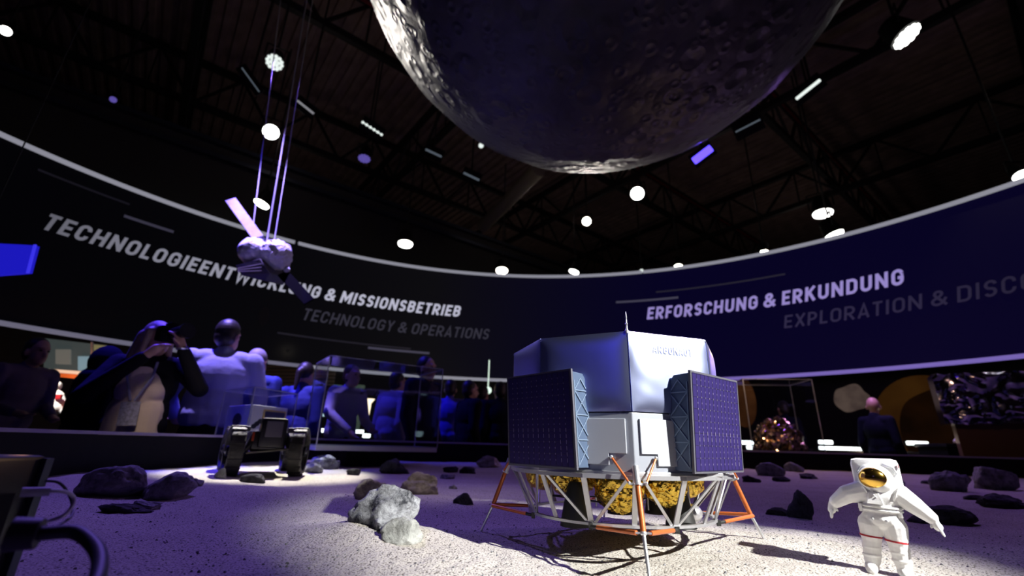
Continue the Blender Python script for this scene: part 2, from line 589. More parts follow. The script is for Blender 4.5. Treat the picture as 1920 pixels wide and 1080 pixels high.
def glyph(ch, t):
    w = ADV[ch] - .17
    a = t / 2
    x0, x1, y0, y1 = a, w - a, a, 1 - a
    m = (x0 + x1) / 2
    r = min(.22, (x1 - x0) / 2)
    S = []
    if ch == 'T': S = [[(0, y1), (w, y1)], [(w / 2, 0), (w / 2, y1)]]
    elif ch == 'E': S = [[(w, y1), (x0, y1), (x0, y0), (w, y0)], [(x0, .5), (w * .9, .5)]]
    elif ch == 'F': S = [[(w, y1), (x0, y1), (x0, 0)], [(x0, .48), (w * .9, .48)]]
    elif ch == 'L': S = [[(x0, 1), (x0, y0), (w, y0)]]
    elif ch == 'H': S = [[(x0, 0), (x0, 1)], [(x1, 0), (x1, 1)], [(x0, .5), (x1, .5)]]
    elif ch == 'I': S = [[(w / 2, 0), (w / 2, 1)]]
    elif ch == 'N': S = [[(x0, 0), (x0, 1)], [(x1, 0), (x1, 1)], [(x0, 1 - a * .6), (x1, a * .6)]]
    elif ch == 'M': S = [[(x0, 0), (x0, 1)], [(x1, 0), (x1, 1)], [(x0, 1 - a * .6), (m, .32), (x1, 1 - a * .6)]]
    elif ch == 'W': S = [[(x0 * .8, 1), (w * .27, a * .5), (w * .5, .86), (w * .73, a * .5), (w - x0 * .8, 1)]]
    elif ch == 'V': S = [[(x0, 1), (m, a * .4), (x1, 1)]]
    elif ch == 'A': S = [[(x0 * .7, 0), (m, 1 - a * .4), (w - x0 * .7, 0)], [(w * .2, .27), (w * .8, .27)]]
    elif ch == 'K': S = [[(x0, 0), (x0, 1)], [(x0, .40), (x1 + a * .3, 1)], [(w * .42, .58), (x1 + a * .4, 0)]]
    elif ch == 'X': S = [[(x0 * .8, 0), (w - x0 * .8, 1)], [(x0 * .8, 1), (w - x0 * .8, 0)]]
    elif ch == 'Y': S = [[(x0 * .8, 1), (m, .45), (w - x0 * .8, 1)], [(m, 0), (m, .47)]]
    elif ch == 'O':
        p = arc(x1 - r, y1 - r, r, r, 0, 90) + arc(x0 + r, y1 - r, r, r, 90, 180) + arc(x0 + r, y0 + r, r, r, 180, 270) + arc(x1 - r, y0 + r, r, r, 270, 360)
        S = [p + [p[0], p[1]]]
    elif ch == 'U': S = [[(x0, 1)] + arc(x0 + r, y0 + r, r, r, 180, 270) + arc(x1 - r, y0 + r, r, r, 270, 360) + [(x1, 1)]]
    elif ch == 'C': S = [[(x1, .66)] + arc(x1 - r, y1 - r, r, r, 0, 90) + arc(x0 + r, y1 - r, r, r, 90, 180) + arc(x0 + r, y0 + r, r, r, 180, 270) + arc(x1 - r, y0 + r, r, r, 270, 360) + [(x1, .34)]]
    elif ch == 'G': S = [[(x1, .70)] + arc(x1 - r, y1 - r, r, r, 0, 90) + arc(x0 + r, y1 - r, r, r, 90, 180) + arc(x0 + r, y0 + r, r, r, 180, 270) + arc(x1 - r, y0 + r, r, r, 270, 360) + [(x1, .47), (w * .52, .47)]]
    elif ch == 'D': S = [[(x0, y0), (x0, y1)] + arc(x1 - r, y1 - r, r, r, 90, 0) + arc(x1 - r, y0 + r, r, r, 0, -90) + [(x0, y0), (x0, y1)]]
    elif ch in 'PR':
        rr = (y1 - .44) / 2
        S = [[(x0, 0), (x0, y1)] + arc(x1 - rr, y1 - rr, rr, rr, 90, -90, 8) + [(x0, .44)]]
        if ch == 'R': S.append([(w * .45, .44), (x1 + a * .4, 0)])
    elif ch == 'B':
        ra, rb = (y1 - .52) / 2, (.52 - y0) / 2
        S = [[(x0, y0), (x0, y1)] + arc(x1 - ra - .02, y1 - ra, ra, ra, 90, -90, 8) + [(x0, .52)], [(x0, .52)] + arc(x1 - rb, y0 + rb, rb, rb, 90, -90, 8) + [(x0, y0)]]
    elif ch == 'S':
        q = (y1 - y0) / 4
        rx = min(q * 1.1, (x1 - x0) / 2)
        S = [[(x1, y1 - q * .85)] + arc(x1 - rx, y1 - q, rx, q, 20, 90) + arc(x0 + rx, y1 - q, rx, q, 90, 270, 8) + arc(x1 - rx, y0 + q, rx, q, 90, -90, 8) + arc(x0 + rx, y0 + q, rx, q, 270, 200)]
    elif ch == '&':
        S = [[(w, y0 * .4), (w * .24, .64)] + arc(w * .42, .76, .17, .16, 200, -20, 8) + [(w * .50, .58), (w * .24, .46)] + arc(w * .36, .28, .22, .20, 130, 290, 8) + [(w * .74, .18), (w * .95, .50)]]
    return S, w


def stroke_quads(poly, t):
    pts = []
    for p in poly:
        v = Vector((p[0], p[1]))
        if not pts or (v - pts[-1]).length > 1e-4:
            pts.append(v)
    L, Rr = [], []
    n = len(pts)
    for i in range(n):
        d0 = (pts[i] - pts[i - 1]).normalized() if i > 0 else (pts[1] - pts[0]).normalized()
        d1 = (pts[i + 1] - pts[i]).normalized() if i < n - 1 else d0
        n0, n1 = Vector((-d0.y, d0.x)), Vector((-d1.y, d1.x))
        b = n0 + n1
        if b.length < 1e-3:
            b = n0
        b.normalize()
        k = min(1.0 / max(.3, b.dot(n1)), 2.4)
        L.append(pts[i] + b * t / 2 * k)
        Rr.append(pts[i] - b * t / 2 * k)
    return [(L[i], L[i + 1], Rr[i + 1], Rr[i]) for i in range(n - 1)]


def lettering(name, text, mapper, t, mat, parent, slant=.2, levels=None):
    """mapper(x, y, dx) -> point; x in cap heights along the line"""
    mb = MB()
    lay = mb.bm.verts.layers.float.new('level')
    x = 0
    for i, ch in enumerate(text):
        if ch != ' ':
            S, w = glyph(ch, t)
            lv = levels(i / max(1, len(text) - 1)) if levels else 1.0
            for k, pl in enumerate(S):
                for q in stroke_quads(pl, t):
                    f = mb.quad([mapper(x + p.x + slant * (p.y - .5), p.y, k * .04) for p in q])
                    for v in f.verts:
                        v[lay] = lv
        x += ADV[ch]
    return mb.build(name, mat, parent)


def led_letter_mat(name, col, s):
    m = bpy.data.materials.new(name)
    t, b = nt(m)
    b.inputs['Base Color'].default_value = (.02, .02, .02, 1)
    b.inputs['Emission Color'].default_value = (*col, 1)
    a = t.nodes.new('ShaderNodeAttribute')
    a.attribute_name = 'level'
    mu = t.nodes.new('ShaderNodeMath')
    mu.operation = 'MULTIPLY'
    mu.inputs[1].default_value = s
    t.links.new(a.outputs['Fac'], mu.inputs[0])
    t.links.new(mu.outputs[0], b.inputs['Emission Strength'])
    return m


# ================================================================== SETTING
def struct(name, mb, mat, **k):
    o = mb.build(name, mat, **k)
    o['kind'] = 'structure'
    return o


mb = MB(); mb.box((2, 6, -.05), (60, 60, .1)); struct('floor', mb, M['carpet'])
DA = Vector((math.sin(rad(52)), math.cos(rad(52)), 0))       # the two girder directions of the hall roof
DB = Vector((math.sin(rad(-38)), math.cos(rad(-38)), 0))
ROOF = E + 11.5
mb = MB()
# corrugated roof sheet: ribs run along DB
NR = 150
o0 = Vector((3, 9, 0)) - DA * 26 - DB * 26
for i in range(NR):
    a = o0 + DA * (52 * i / NR)
    for k, (u0, u1, h0, h1) in enumerate(((0, .4, 0, 0), (.4, .5, 0, .09), (.5, .9, .09, .09), (.9, 1, .09, 0))):
        p = a + DA * (52 / NR * u0); q = a + DA * (52 / NR * u1)
        z0, z1 = Vector((0, 0, ROOF + h0)), Vector((0, 0, ROOF + h1))
        mb.quad([p + z0, q + z1, q + DB * 52 + z1, p + DB * 52 + z0])
struct('ceiling', mb, M['roof'])


def slab(a, b, z0, z1, th):
    m = MB()
    d = (Vector(b) - Vector(a)).to_3d()
    n = Vector((-d.y, d.x, 0)).normalized() * th
    p = [Vector((*a, 0)), Vector((*b, 0)), Vector((*b, 0)) + n, Vector((*a, 0)) + n]
    m.prism([(v.x, v.y) for v in p], z0, z1)
    return m


PW = Vector((-6.08, 9.31, 0)) + DB * 2.2
pa, pb = PW - DA * 18, PW + DA * 34
struct('wall_left', slab((pa.x, pa.y), (pb.x, pb.y), 0, E + 7.7, .3), M['wall'])
mb = MB()
for zz in (7.2, 7.62):
    mb.bar(pa - DB * .1 + Vector((0, 0, E + zz)), pb - DB * .1 + Vector((0, 0, E + zz)), .16, .12)
tr = struct('trim_1', mb, M['steel'])
qa, qb = Vector((24, 20, 0)) + DB * 16, Vector((24, 20, 0)) - DB * 30
struct('wall_right', slab((qb.x, qb.y), (qa.x, qa.y), 0, ROOF, -.3), M['wall'])

# ---- roof girders
ZT = E + 9.6


def girder(p0, d, L, z, depth, label, step=2.2, chord=.16, web=.075):
    t = empty('roof_truss', (p0.x, p0.y, z), math.atan2(d.y, d.x), label, 'truss', 'black roof trusses')
    m = MB(); m.bar((0, 0, 0), (L, 0, 0), chord, chord * 1.2); m.build('bottom_chord', M['truss'], t)
    m = MB(); m.bar((0, 0, depth), (L, 0, depth), chord, chord * 1.2); m.build('top_chord', M['truss'], t)
    m = MB()
    n = int(L / step)
    for i in range(n):
        a, b, c = i * L / n, (i + .5) * L / n, (i + 1) * L / n
        m.bar((a, 0, 0), (b, 0, depth), web, web)
        m.bar((b, 0, depth), (c, 0, 0), web, web)
        m.bar((b, 0, depth), (b, 0, 0), web * .6, web * .6)
    m.build('web_lattice', M['truss'], t)
    return t


ctr = Vector((3, 9, 0))
for i, off in enumerate((-6.5, -1.2, 4.2, 9.6)):
    girder(ctr + DB * off - DA * 20, DA, 40, ZT, 1.5,
           ['black lattice girder under the roof nearest the camera, running left to right above the moon',
            'black lattice girder running behind the top of the hanging moon',
            'black lattice girder crossing the brown roof beyond the moon, left of it',
            'farthest black lattice girder low above the far wall of the hall'][i])
for i, off in enumerate((-9, -2.5, 4, 10.5)):
    girder(ctr + DA * off - DB * 20, DB, 40, ZT - .35, 1.5,
           ['black cross girder at the dark far left of the roof',
            'black cross girder over the hanging satellite model, left of the moon',
            'black cross girder behind the bottom of the moon, above the round white lamp',
            'black cross girder at the right, behind the tilted lens cluster lamp'][i], step=2.6)
# red sprinkler pipes and a duct
for i, off in enumerate((1.6, 6.8)):
    m = MB(); a = ctr + DB * (off - 3) - DA * 20; m.tube([a + Vector((0, 0, ZT + 1.0)), a + DA * 40 + Vector((0, 0, ZT + 1.0))], .045, 8)
    tag(m.build('sprinkler_pipe', M['pipe_red']), ['thin red sprinkler pipe under the roof nearer the camera', 'thin red sprinkler pipe farther back under the brown roof'][i], 'pipe', 'red sprinkler pipes')
m = MB()  # beige tube put where a girder edge catches light
p0 = at(1010, 318, 11.0); p1 = at(905, 425, 14.4)
m.tube([p0, p1], .22, 16)
tag(m.build('lit_beam', M['beam'], smooth=60), 'beige tube for a lit duct sloping down left below the bottom of the moon', 'beam')

# ================================================================== CURVED SCREEN
RCX, RCY, RR = .2618, 2.1152, 7.9019
H1, H2 = 1.35, 3.8163


def rp(th, h, inset=0.0):
    r = RR - inset
    return Vector((RCX + r * math.sin(th), RCY + r * math.cos(th), h + E))


def screen_mat():
    m = bpy.data.materials.new('led_screen')
    t, b = nt(m)
    b.inputs['Base Color'].default_value = (.004, .004, .005, 1)
    b.inputs['Roughness'].default_value = .8
    b.inputs['Specular IOR Level'].default_value = .1
    tc = t.nodes.new('ShaderNodeTexCoord')
    sp = t.nodes.new('ShaderNodeSeparateXYZ')
    t.links.new(tc.outputs['Object'], sp.inputs[0])
    cr = t.nodes.new('ShaderNodeMapRange')
    cr.inputs[1].default_value = -7
    cr.inputs[2].default_value = 3.4
    t.links.new(sp.outputs['X'], cr.inputs[0])
    ra = t.nodes.new('ShaderNodeValToRGB')                     # emission along the screen: charcoal towards the left, navy at right
    ra.color_ramp.elements[0].position = .0; ra.color_ramp.elements[0].color = (.0008, .0008, .0016, 1)
    ra.color_ramp.elements[1].position = 1.; ra.color_ramp.elements[1].color = (.0026, .0014, .0230, 1)
    e = ra.color_ramp.elements.new(.5); e.color = (.0055, .0052, .0070, 1)
    t.links.new(cr.outputs[0], ra.inputs['Fac'])
    t.links.new(ra.outputs['Color'], b.inputs['Emission Color'])
    b.inputs['Emission Strength'].default_value = .65
    return m


def ring_band(t0, t1, h0, h1, d0, d1, n):
    m = MB()
    for i in range(n):
        a, b = t0 + (t1 - t0) * i / n, t0 + (t1 - t0) * (i + 1) / n
        I, J = [rp(a, h0, d0), rp(a, h1, d0), rp(a, h1, d1), rp(a, h0, d1)], [rp(b, h0, d0), rp(b, h1, d0), rp(b, h1, d1), rp(b, h0, d1)]
        for k in range(4):
            m.quad([I[k], I[(k + 1) % 4], J[(k + 1) % 4], J[k]])
        if i == 0: m.quad(I)
        if i == n - 1: m.quad(J)
    bmesh.ops.remove_doubles(m.bm, verts=m.bm.verts[:], dist=1e-5)
    return m


scr = empty('curved_screen', (RCX, RCY, E + H1), 0, 'large ring-shaped dark screen with slanted white German lettering, curving round the display', 'screen')
TS0, TS1 = -2.3, 2.3


def under(o, p=scr):
    o.parent = p
    o.matrix_parent_inverse = Matrix.Translation(-p.location)
    return o


under(ring_band(TS0, TS1, H1, H2, 0, -.12, 160).build('display_surface', screen_mat()))
strip_w = emis('light_strip_white', (.72, .72, .86), .34)
strip_v = emis('light_strip_violet', (.34, .24, .85), .50)
strip_l = emis('light_strip_grey', (.30, .29, .42), .42)
SW = .066
SB = .050
for (a, b, mt, nm) in ((TS0, -.6465, strip_w, 'top_light_strip'), (-.6375, .35, strip_w, 'top_light_strip'), (.353, TS1, strip_w, 'top_light_strip')):
    under(ring_band(a, b, H2 - SW / 2, H2 + SW / 2, .03, -.10, 60).build(nm, mt))
for (a, b, mt) in ((TS0, -.55, strip_l), (-.55, .1, strip_w), (.1, TS1, strip_v)):
    o = under(ring_band(a, b, H1 - SB / 2, H1 + SB / 2, .03, -.10, 60).build('bottom_light_strip', mt))

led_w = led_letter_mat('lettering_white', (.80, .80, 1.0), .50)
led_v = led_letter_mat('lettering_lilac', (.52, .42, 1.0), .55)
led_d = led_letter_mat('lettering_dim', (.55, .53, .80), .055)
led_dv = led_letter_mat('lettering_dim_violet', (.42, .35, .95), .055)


def ringtext(text, t0, k, hb, cap, t, mat, lev, nm):
    def mp(x, y, dx):
        return rp(t0 + k * x, hb + cap * y, .012 + dx * .05)
    x = 0
    n = len(text)
    for wd_ in text.split(' '):
        i0 = x
        k0 = sum(ADV[c] for c in text[:i0])
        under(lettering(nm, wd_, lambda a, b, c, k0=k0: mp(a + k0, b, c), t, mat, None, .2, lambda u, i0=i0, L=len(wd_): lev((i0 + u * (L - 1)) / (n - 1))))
        x += len(wd_) + 1


ringtext('TECHNOLOGIEENTWICKLUNG & MISSIONSBETRIEB', -1.0852, .0324, 2.7303, .2605, .19, led_w, lambda u: .28 + .9 * min(1, u * 1.5), 'title_lettering')  # letter brightness rises along the line, standing in for LED viewing-angle falloff
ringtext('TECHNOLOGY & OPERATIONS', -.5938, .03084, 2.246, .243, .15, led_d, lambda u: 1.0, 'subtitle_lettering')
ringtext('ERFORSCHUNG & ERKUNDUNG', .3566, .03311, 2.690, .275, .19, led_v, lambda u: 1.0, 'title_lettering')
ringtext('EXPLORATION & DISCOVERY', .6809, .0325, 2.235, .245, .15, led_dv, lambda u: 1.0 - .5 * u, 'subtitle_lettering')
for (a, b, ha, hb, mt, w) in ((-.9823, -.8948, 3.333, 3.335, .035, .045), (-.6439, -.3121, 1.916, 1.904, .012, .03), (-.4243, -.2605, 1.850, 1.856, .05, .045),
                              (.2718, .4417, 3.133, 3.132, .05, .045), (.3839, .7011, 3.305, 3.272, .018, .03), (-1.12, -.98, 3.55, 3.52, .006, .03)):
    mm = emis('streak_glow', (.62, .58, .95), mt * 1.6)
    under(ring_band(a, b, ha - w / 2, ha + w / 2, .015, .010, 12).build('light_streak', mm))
m = MB()
ring = []
for k in range(24):
    t = 2 * PI * k / 24
    ring.append(rp(-.680 + .0115 * math.cos(t), 2.19 + .185 * math.sin(t), .02))
m.quad(ring)
under(m.build('dark_disc', emis('disc_black', (.001, .001, .001), .5)))

# ================================================================== DISPLAY GROUND
BAR = [(-1.0, -1.1), (-1.35, -.2), (-1.62, .8), (-1.84, 1.7), (-1.97, 2.5), (-1.85, 3.3), (-1.45, 4.0), (-.6, 4.55), (.6, 4.85), (2.0, 4.95),
       (3.4, 4.85), (4.7, 4.4), (5.6, 3.7), (6.0, 2.4), (5.9, .8), (5.4, -.6)]


def catmull(P, n=6):
    out = []
    for i in range(len(P) - 1):
        p0, p1, p2, p3 = [Vector(P[max(0, min(len(P) - 1, j))]) for j in (i - 1, i, i + 1, i + 2)]
        for k in range(n):
            t = k / n
            out.append(.5 * ((2 * p1) + (-p0 + p2) * t + (2 * p0 - 5 * p1 + 4 * p2 - p3) * t * t + (-p0 + 3 * p1 - 3 * p2 + p3) * t ** 3))
    out.append(Vector(P[-1]))
    return out


BC = catmull(BAR)


def offs(P, d):
    out = []
    for i in range(len(P)):
        t = (P[min(i + 1, len(P) - 1)] - P[max(i - 1, 0)]).normalized()
        out.append(P[i] + Vector((-t.y, t.x)) * d)
    return out


def wall_along(P, d0, d1, z0, z1):
    A, B = offs(P, d0), offs(P, d1)
    m = MB()
    n = len(P)
    secs = [[Vector((*A[i], z0)), Vector((*A[i], z1)), Vector((*B[i], z1)), Vector((*B[i], z0))] for i in range(n)]
    for i in range(n - 1):
        for k in range(4):
            m.quad([secs[i][k], secs[i][(k + 1) % 4], secs[i + 1][(k + 1) % 4], secs[i + 1][k]])
    m.quad(secs[0]); m.quad(secs[-1])
    bmesh.ops.remove_doubles(m.bm, verts=m.bm.verts[:], dist=1e-6)
    return m


bar = empty('display_barrier', (BC[40].x, BC[40].y, 0), 0, 'low black curved barrier wall surrounding the grey moon landscape', 'barrier')


def pinv(o, p):
    o.parent = p
    o.matrix_parent_inverse = Matrix.Translation(-p.location)
    return o


pinv(wall_along(BC, 0, .10, 0.0, E - .004).build('barrier_wall', M['black']), bar)
pinv(wall_along(BC, -.006, .11, E - .003, E + .012).build('ledge_top', M['rail']), bar)

# terrain grid: finer towards the middle of the lander area
mb = MB()
ox, oy = .2, .55
NA, NRr = 420, 300
rows = []
inside_poly = [Vector(p) for p in BC] + [Vector((5.0, -1.4)), Vector((-.8, -1.4))]


def inside(x, y):
    c = False
    n = len(inside_poly)
    j = n - 1
    for i in range(n):
        a, b = inside_poly[i], inside_poly[j]
        if (a.y > y) != (b.y > y) and x < (b.x - a.x) * (y - a.y) / (b.y - a.y) + a.x:
            c = not c
        j = i
    return c


def rmax(t):
    lo, hi = 0, 9
    for _ in range(22):
        mid = (lo + hi) / 2
        if inside(ox + mid * math.cos(t), oy + mid * math.sin(t)): lo = mid
        else: hi = mid
    return lo + .015


rm = [rmax(2 * PI * k / NA) for k in range(NA)]
for j in range(NRr + 1):
    u = j / NRr
    f = (math.exp(3.0 * u) - 1) / (math.exp(3.0) - 1)
    row = []
    for k in range(NA):
        t = 2 * PI * k / NA
        r = rm[k] * f
        x, y = ox + r * math.cos(t), oy + r * math.sin(t)
        z = terr(x, y)
        if r < 1.8:
            z += .0025 * noise.noise(Vector((x * 28, y * 28, 1))) + .0016 * noise.noise(Vector((x * 80, y * 80, 2)))
        else:
            z += .004 * noise.noise(Vector((x * 16, y * 16, 1)))
        row.append((x, y, z + E))
    rows.append(row)
vs = [[mb.bm.verts.new(p) for p in row] for row in rows[1:]]
c0 = mb.bm.verts.new(rows[0][0])
for k in range(NA):
    mb.bm.faces.new((c0, vs[0][k], vs[0][(k + 1) % NA]))
    for j in range(NRr - 1):
        mb.bm.faces.new((vs[j][k], vs[j + 1][k], vs[j + 1][(k + 1) % NA], vs[j][(k + 1) % NA]))
struct('ground', mb, M['regolith'], smooth=180)

# loose grit: nobody could count it
rnd = random.Random(5)
mb = MB()
for i in range(5200):
    r = .35 + 1.5 * rnd.random() ** 1.3
    t = rnd.uniform(rad(20), rad(165))
    x, y = .1 + r * math.cos(t), r * math.sin(t) + .1
    if not inside(x, y) or (x < -.52 and y < .68): continue
    s = rnd.choice((.0010, .0013, .0016, .0020, .0026)) * rnd.uniform(.7, 1.25)
    zc = E + terr(x, y) + s * .15
    top = mb.bm.verts.new((x, y, zc + s * .75))
    r1 = [mb.bm.verts.new((x + s * rnd.uniform(.45, .8) * math.cos(a), y + s * rnd.uniform(.45, .8) * math.sin(a), zc + s * rnd.uniform(.3, .6))) for a in (.2, 1.5, 2.7, 4.0, 5.2)]
    r2 = [mb.bm.verts.new((x + s * rnd.uniform(.8, 1.25) * math.cos(a), y + s * rnd.uniform(.8, 1.25) * math.sin(a), zc - s * .4)) for a in (.2, 1.5, 2.7, 4.0, 5.2)]
    for k in range(5):
        mb.bm.faces.new((top, r1[k], r1[(k + 1) % 5]))
        mb.bm.faces.new((r1[k], r2[k], r2[(k + 1) % 5], r1[(k + 1) % 5]))
tag(mb.build('gravel', M['rock_grey']), 'fine pale grit scattered over the moon ground', 'gravel', kind='stuff')


# ================================================================== ROCKS
def rock(px, py, w, h, mat, label, seed, depth=.75, rz=None, cuts=7, rough=.16, flat=.0, point_=0.0, group=None):
    """base-centre pixel px,py; w,h in photo pixels"""
    g = ground(px, py)
    dist = g.y * CP + (g.z - E) * SP
    W, Hh = w * dist / F, h * dist / F
    rn = random.Random(seed)
    bm_ = bmesh.new()
    bmesh.ops.create_icosphere(bm_, subdivisions=5 if w > 55 else 4, radius=1)
    planes = []
    for _ in range(cuts):
        n = Vector((rn.gauss(0, 1), rn.gauss(0, 1), rn.gauss(.2, .8))).normalized()
        planes.append((n, rn.uniform(.55, .82)))
    so = Vector((seed * 3.7, seed * 1.3, seed * .7))
    for v in bm_.verts:
        p = v.co.copy()
        for n, d in planes:
            k = p.dot(n)
            if k > d: p -= n * (k - d) * .92
        f = noise.fractal(p * 1.6 + so, .8, 2.1, 6) * rough * 1.15
        f += abs(noise.noise(p * 4.5 + so)) * rough * .35
        f -= .30 * rough * (1 - min(1, abs(noise.noise(p * 1.5 + so * 1.7)) * 3.0)) ** 3
        p *= 1 + f
        if point_:
            p.x *= 1 - point_ * max(0, p.z)
        v.co = p
    xs = [v.co.x for v in bm_.verts]; zs = [v.co.z for v in bm_.verts]; ys = [v.co.y for v in bm_.verts]
    zl = min(zs) + (max(zs) - min(zs)) * .28
    for v in bm_.verts:
        z = (v.co.z - zl) / (max(zs) - zl)
        z = max(z, -.22)
        v.co = Vector(((v.co.x - (max(xs) + min(xs)) / 2) / (max(xs) - min(xs)) * W, (v.co.y - (max(ys) + min(ys)) / 2) / (max(ys) - min(ys)) * W * depth, z * Hh))
    me = bpy.data.meshes.new('rock')
    bm_.to_mesh(me)
    bm_.free()
    me.materials.append(mat)
    me.polygons.foreach_set('use_smooth', [True] * len(me.polygons))
    me.set_sharp_from_angle(angle=rad(48))
    o = bpy.data.objects.new('rock', me)
    COL.objects.link(o)
    o.location = (g.x, g.y + W * depth * .3, g.z - .004)
    o.rotation_euler = (0, 0, rz if rz is not None else 0)
    tag(o, label, 'rock', group)
    return o


RP, RL, RB, RG, RD = M['rock_pale'], M['rock_light'], M['rock_beige'], M['rock_grey'], M['rock_dark']
rock(706, 986, 136, 74, RP, 'large pale grey craggy rock left of the lander, with a smaller pale rock before it', 11, .8, cuts=13, rough=.14)
rock(748, 1017, 82, 46, RL, 'smooth whitish rock leaning in front of the large pale craggy rock', 23, .7, cuts=4, rough=.10)
rock(690, 938, 64, 40, RB, 'beige squarish rock behind the large pale craggy rock', 31, .6, cuts=8, rough=.12)
rock(784, 926, 74, 40, RB, 'beige rounded boulder with a hollow underside left of the lander', 44, .7, cuts=6, rough=.14)
rock(868, 946, 40, 22, RD, 'small black wedge-shaped stone next to the left lander leg', 52, .5, cuts=9, rough=.08)
rock(738, 888, 54, 28, RD, 'dark blue-black boulder on open ground in front of the large glass case', 63, .7, cuts=7)
rock(658, 868, 50, 28, RG, 'purple-lit grey rock against the barrier below the large glass case', 71, .6, cuts=6)
rock(601, 880, 56, 27, RP, 'pale grey rock just right of the rover, at the edge of its light pool', 82, .7, cuts=7)
rock(648, 873, 32, 12, RD, 'low dark stone in front of the purple-lit rock by the barrier', 91, .6)
rock(660, 891, 26, 13, RD, 'small dark stone alone between the rover and the beige boulder', 103, .7)
rock(844, 886, 30, 12, RD, 'left one of two flat dark stones lying together behind the beige boulder', 113, .6)
rock(876, 888, 32, 13, RD, 'right one of two flat dark stones lying together, nearer the lander', 127, .6)
rock(838, 898, 30, 9, RG, 'flat thin grey stone in front of the two dark stones', 131, .6)
rock(849, 917, 16, 9, RG, 'tiny grey stone on bare ground right of the beige boulder', 143, .8)
rock(916, 877, 48, 22, RB, 'brown rock at the back of the ground, just left of the lander panel', 151, .6)
rock(187, 930, 122, 56, RG, 'largest dark blue-lit boulder at the left, beside the cables', 167, .6, cuts=6, rough=.12)
rock(296, 936, 98, 50, RG, 'blue-lit boulder with a flat cut face, second from the left edge', 172, .7, cuts=8, rough=.08)
rock(226, 962, 104, 18, RD, 'long flat dark slab lying in front of the two blue-lit boulders', 181, .35, rough=.2)
rock(262, 956, 58, 18, RG, 'small brownish slab resting at the end of the long flat dark slab', 193, .5)
rock(360, 912, 34, 16, RG, 'small grey wedge stone between the blue-lit boulders and the rover', 203, .6)
rock(409, 897, 26, 20, RL, 'small bright angular stone at the left rover wheel', 211, .7, cuts=9, rough=.06)
rock(470, 905, 46, 17, RD, 'flat black stone on the light pool in front of the rover', 223, .6)
rock(580, 886, 46, 18, RG, 'grey stone at the right rover wheel', 237, .6)
rock(1452, 893, 50, 25, RG, 'low purple boulder right of the lander, left of a rounder one', 241, .7, rough=.1)
rock(1494, 885, 34, 18, RG, 'round purple boulder by the barrier right of the lander', 257, .8, rough=.08)
rock(1470, 903, 34, 10, RD, 'flat dark stone in front of the low purple boulder', 263, .6)
rock(1413, 905, 36, 14, RD, 'dark stone close to the right lander leg, left of the purple boulders', 271, .7)
rock(1520, 898, 38, 11, RD, 'flat dark stone right of the round purple boulder', 283, .6)
rock(1508, 973, 54, 52, RD, 'tall pointed black rock behind the lit ground left of the astronaut', 293, .6, cuts=9, rough=.15, point_=.45)
rock(1462, 967, 44, 16, RD, 'low black stone at the left foot of the pointed black rock', 307, .6)
rock(1803, 922, 78, 38, RG, 'grey boulder with a dark cleft near the right edge of the ground', 311, .7, rough=.12)
rock(1880, 919, 82, 42, RG, 'rounded purple-lit boulder at the right, largest by the barrier', 323, .7, rough=.1)
rock(1896, 953, 80, 26, RD, 'dark low rock cut by the right edge of the photo', 331, .7)
rock(1838, 938, 50, 10, RD, 'thin dark flat stone in front of the grey boulder with a cleft', 347, .6)
rock(1786, 984, 120, 34, RD, 'broad dark slab just right of the astronaut hand', 353, .6, rough=.12)
rock(1692, 909, 22, 10, RD, 'small dark stone by the barrier just right of the astronaut backpack', 367, .7)
rock(1748, 908, 28, 8, RD, 'small flat dark stone between the astronaut and the grey boulder', 373, .7)

# ================================================================== LUNAR LANDER
LC = Vector((.2701, 1.1837, E - .2))
LROT = rad(-5.2)
lander = empty('lunar_lander', LC, LROT, 'silver octagonal model moon lander with two solar arrays, gold tanks and copper-coloured legs', 'lander')
RB_, RL_ = .2645, .2600


def pol(r, deg, z=0.0):
    return Vector((r * math.cos(rad(deg)), r * math.sin(rad(deg)), z))


OCT = [-90 + 45 * i for i in range(8)]
# core
mb = MB(); mb.prism([pol(.256, a).xy for a in OCT], .262, .430); mb.build('upper_core', M['dark_seam'], lander)
mb = MB(); mb.prism([pol(.262, a).xy for a in OCT], .428, .434); mb.build('top_plate', M['silver_fabric'], lander, bevel=.002)
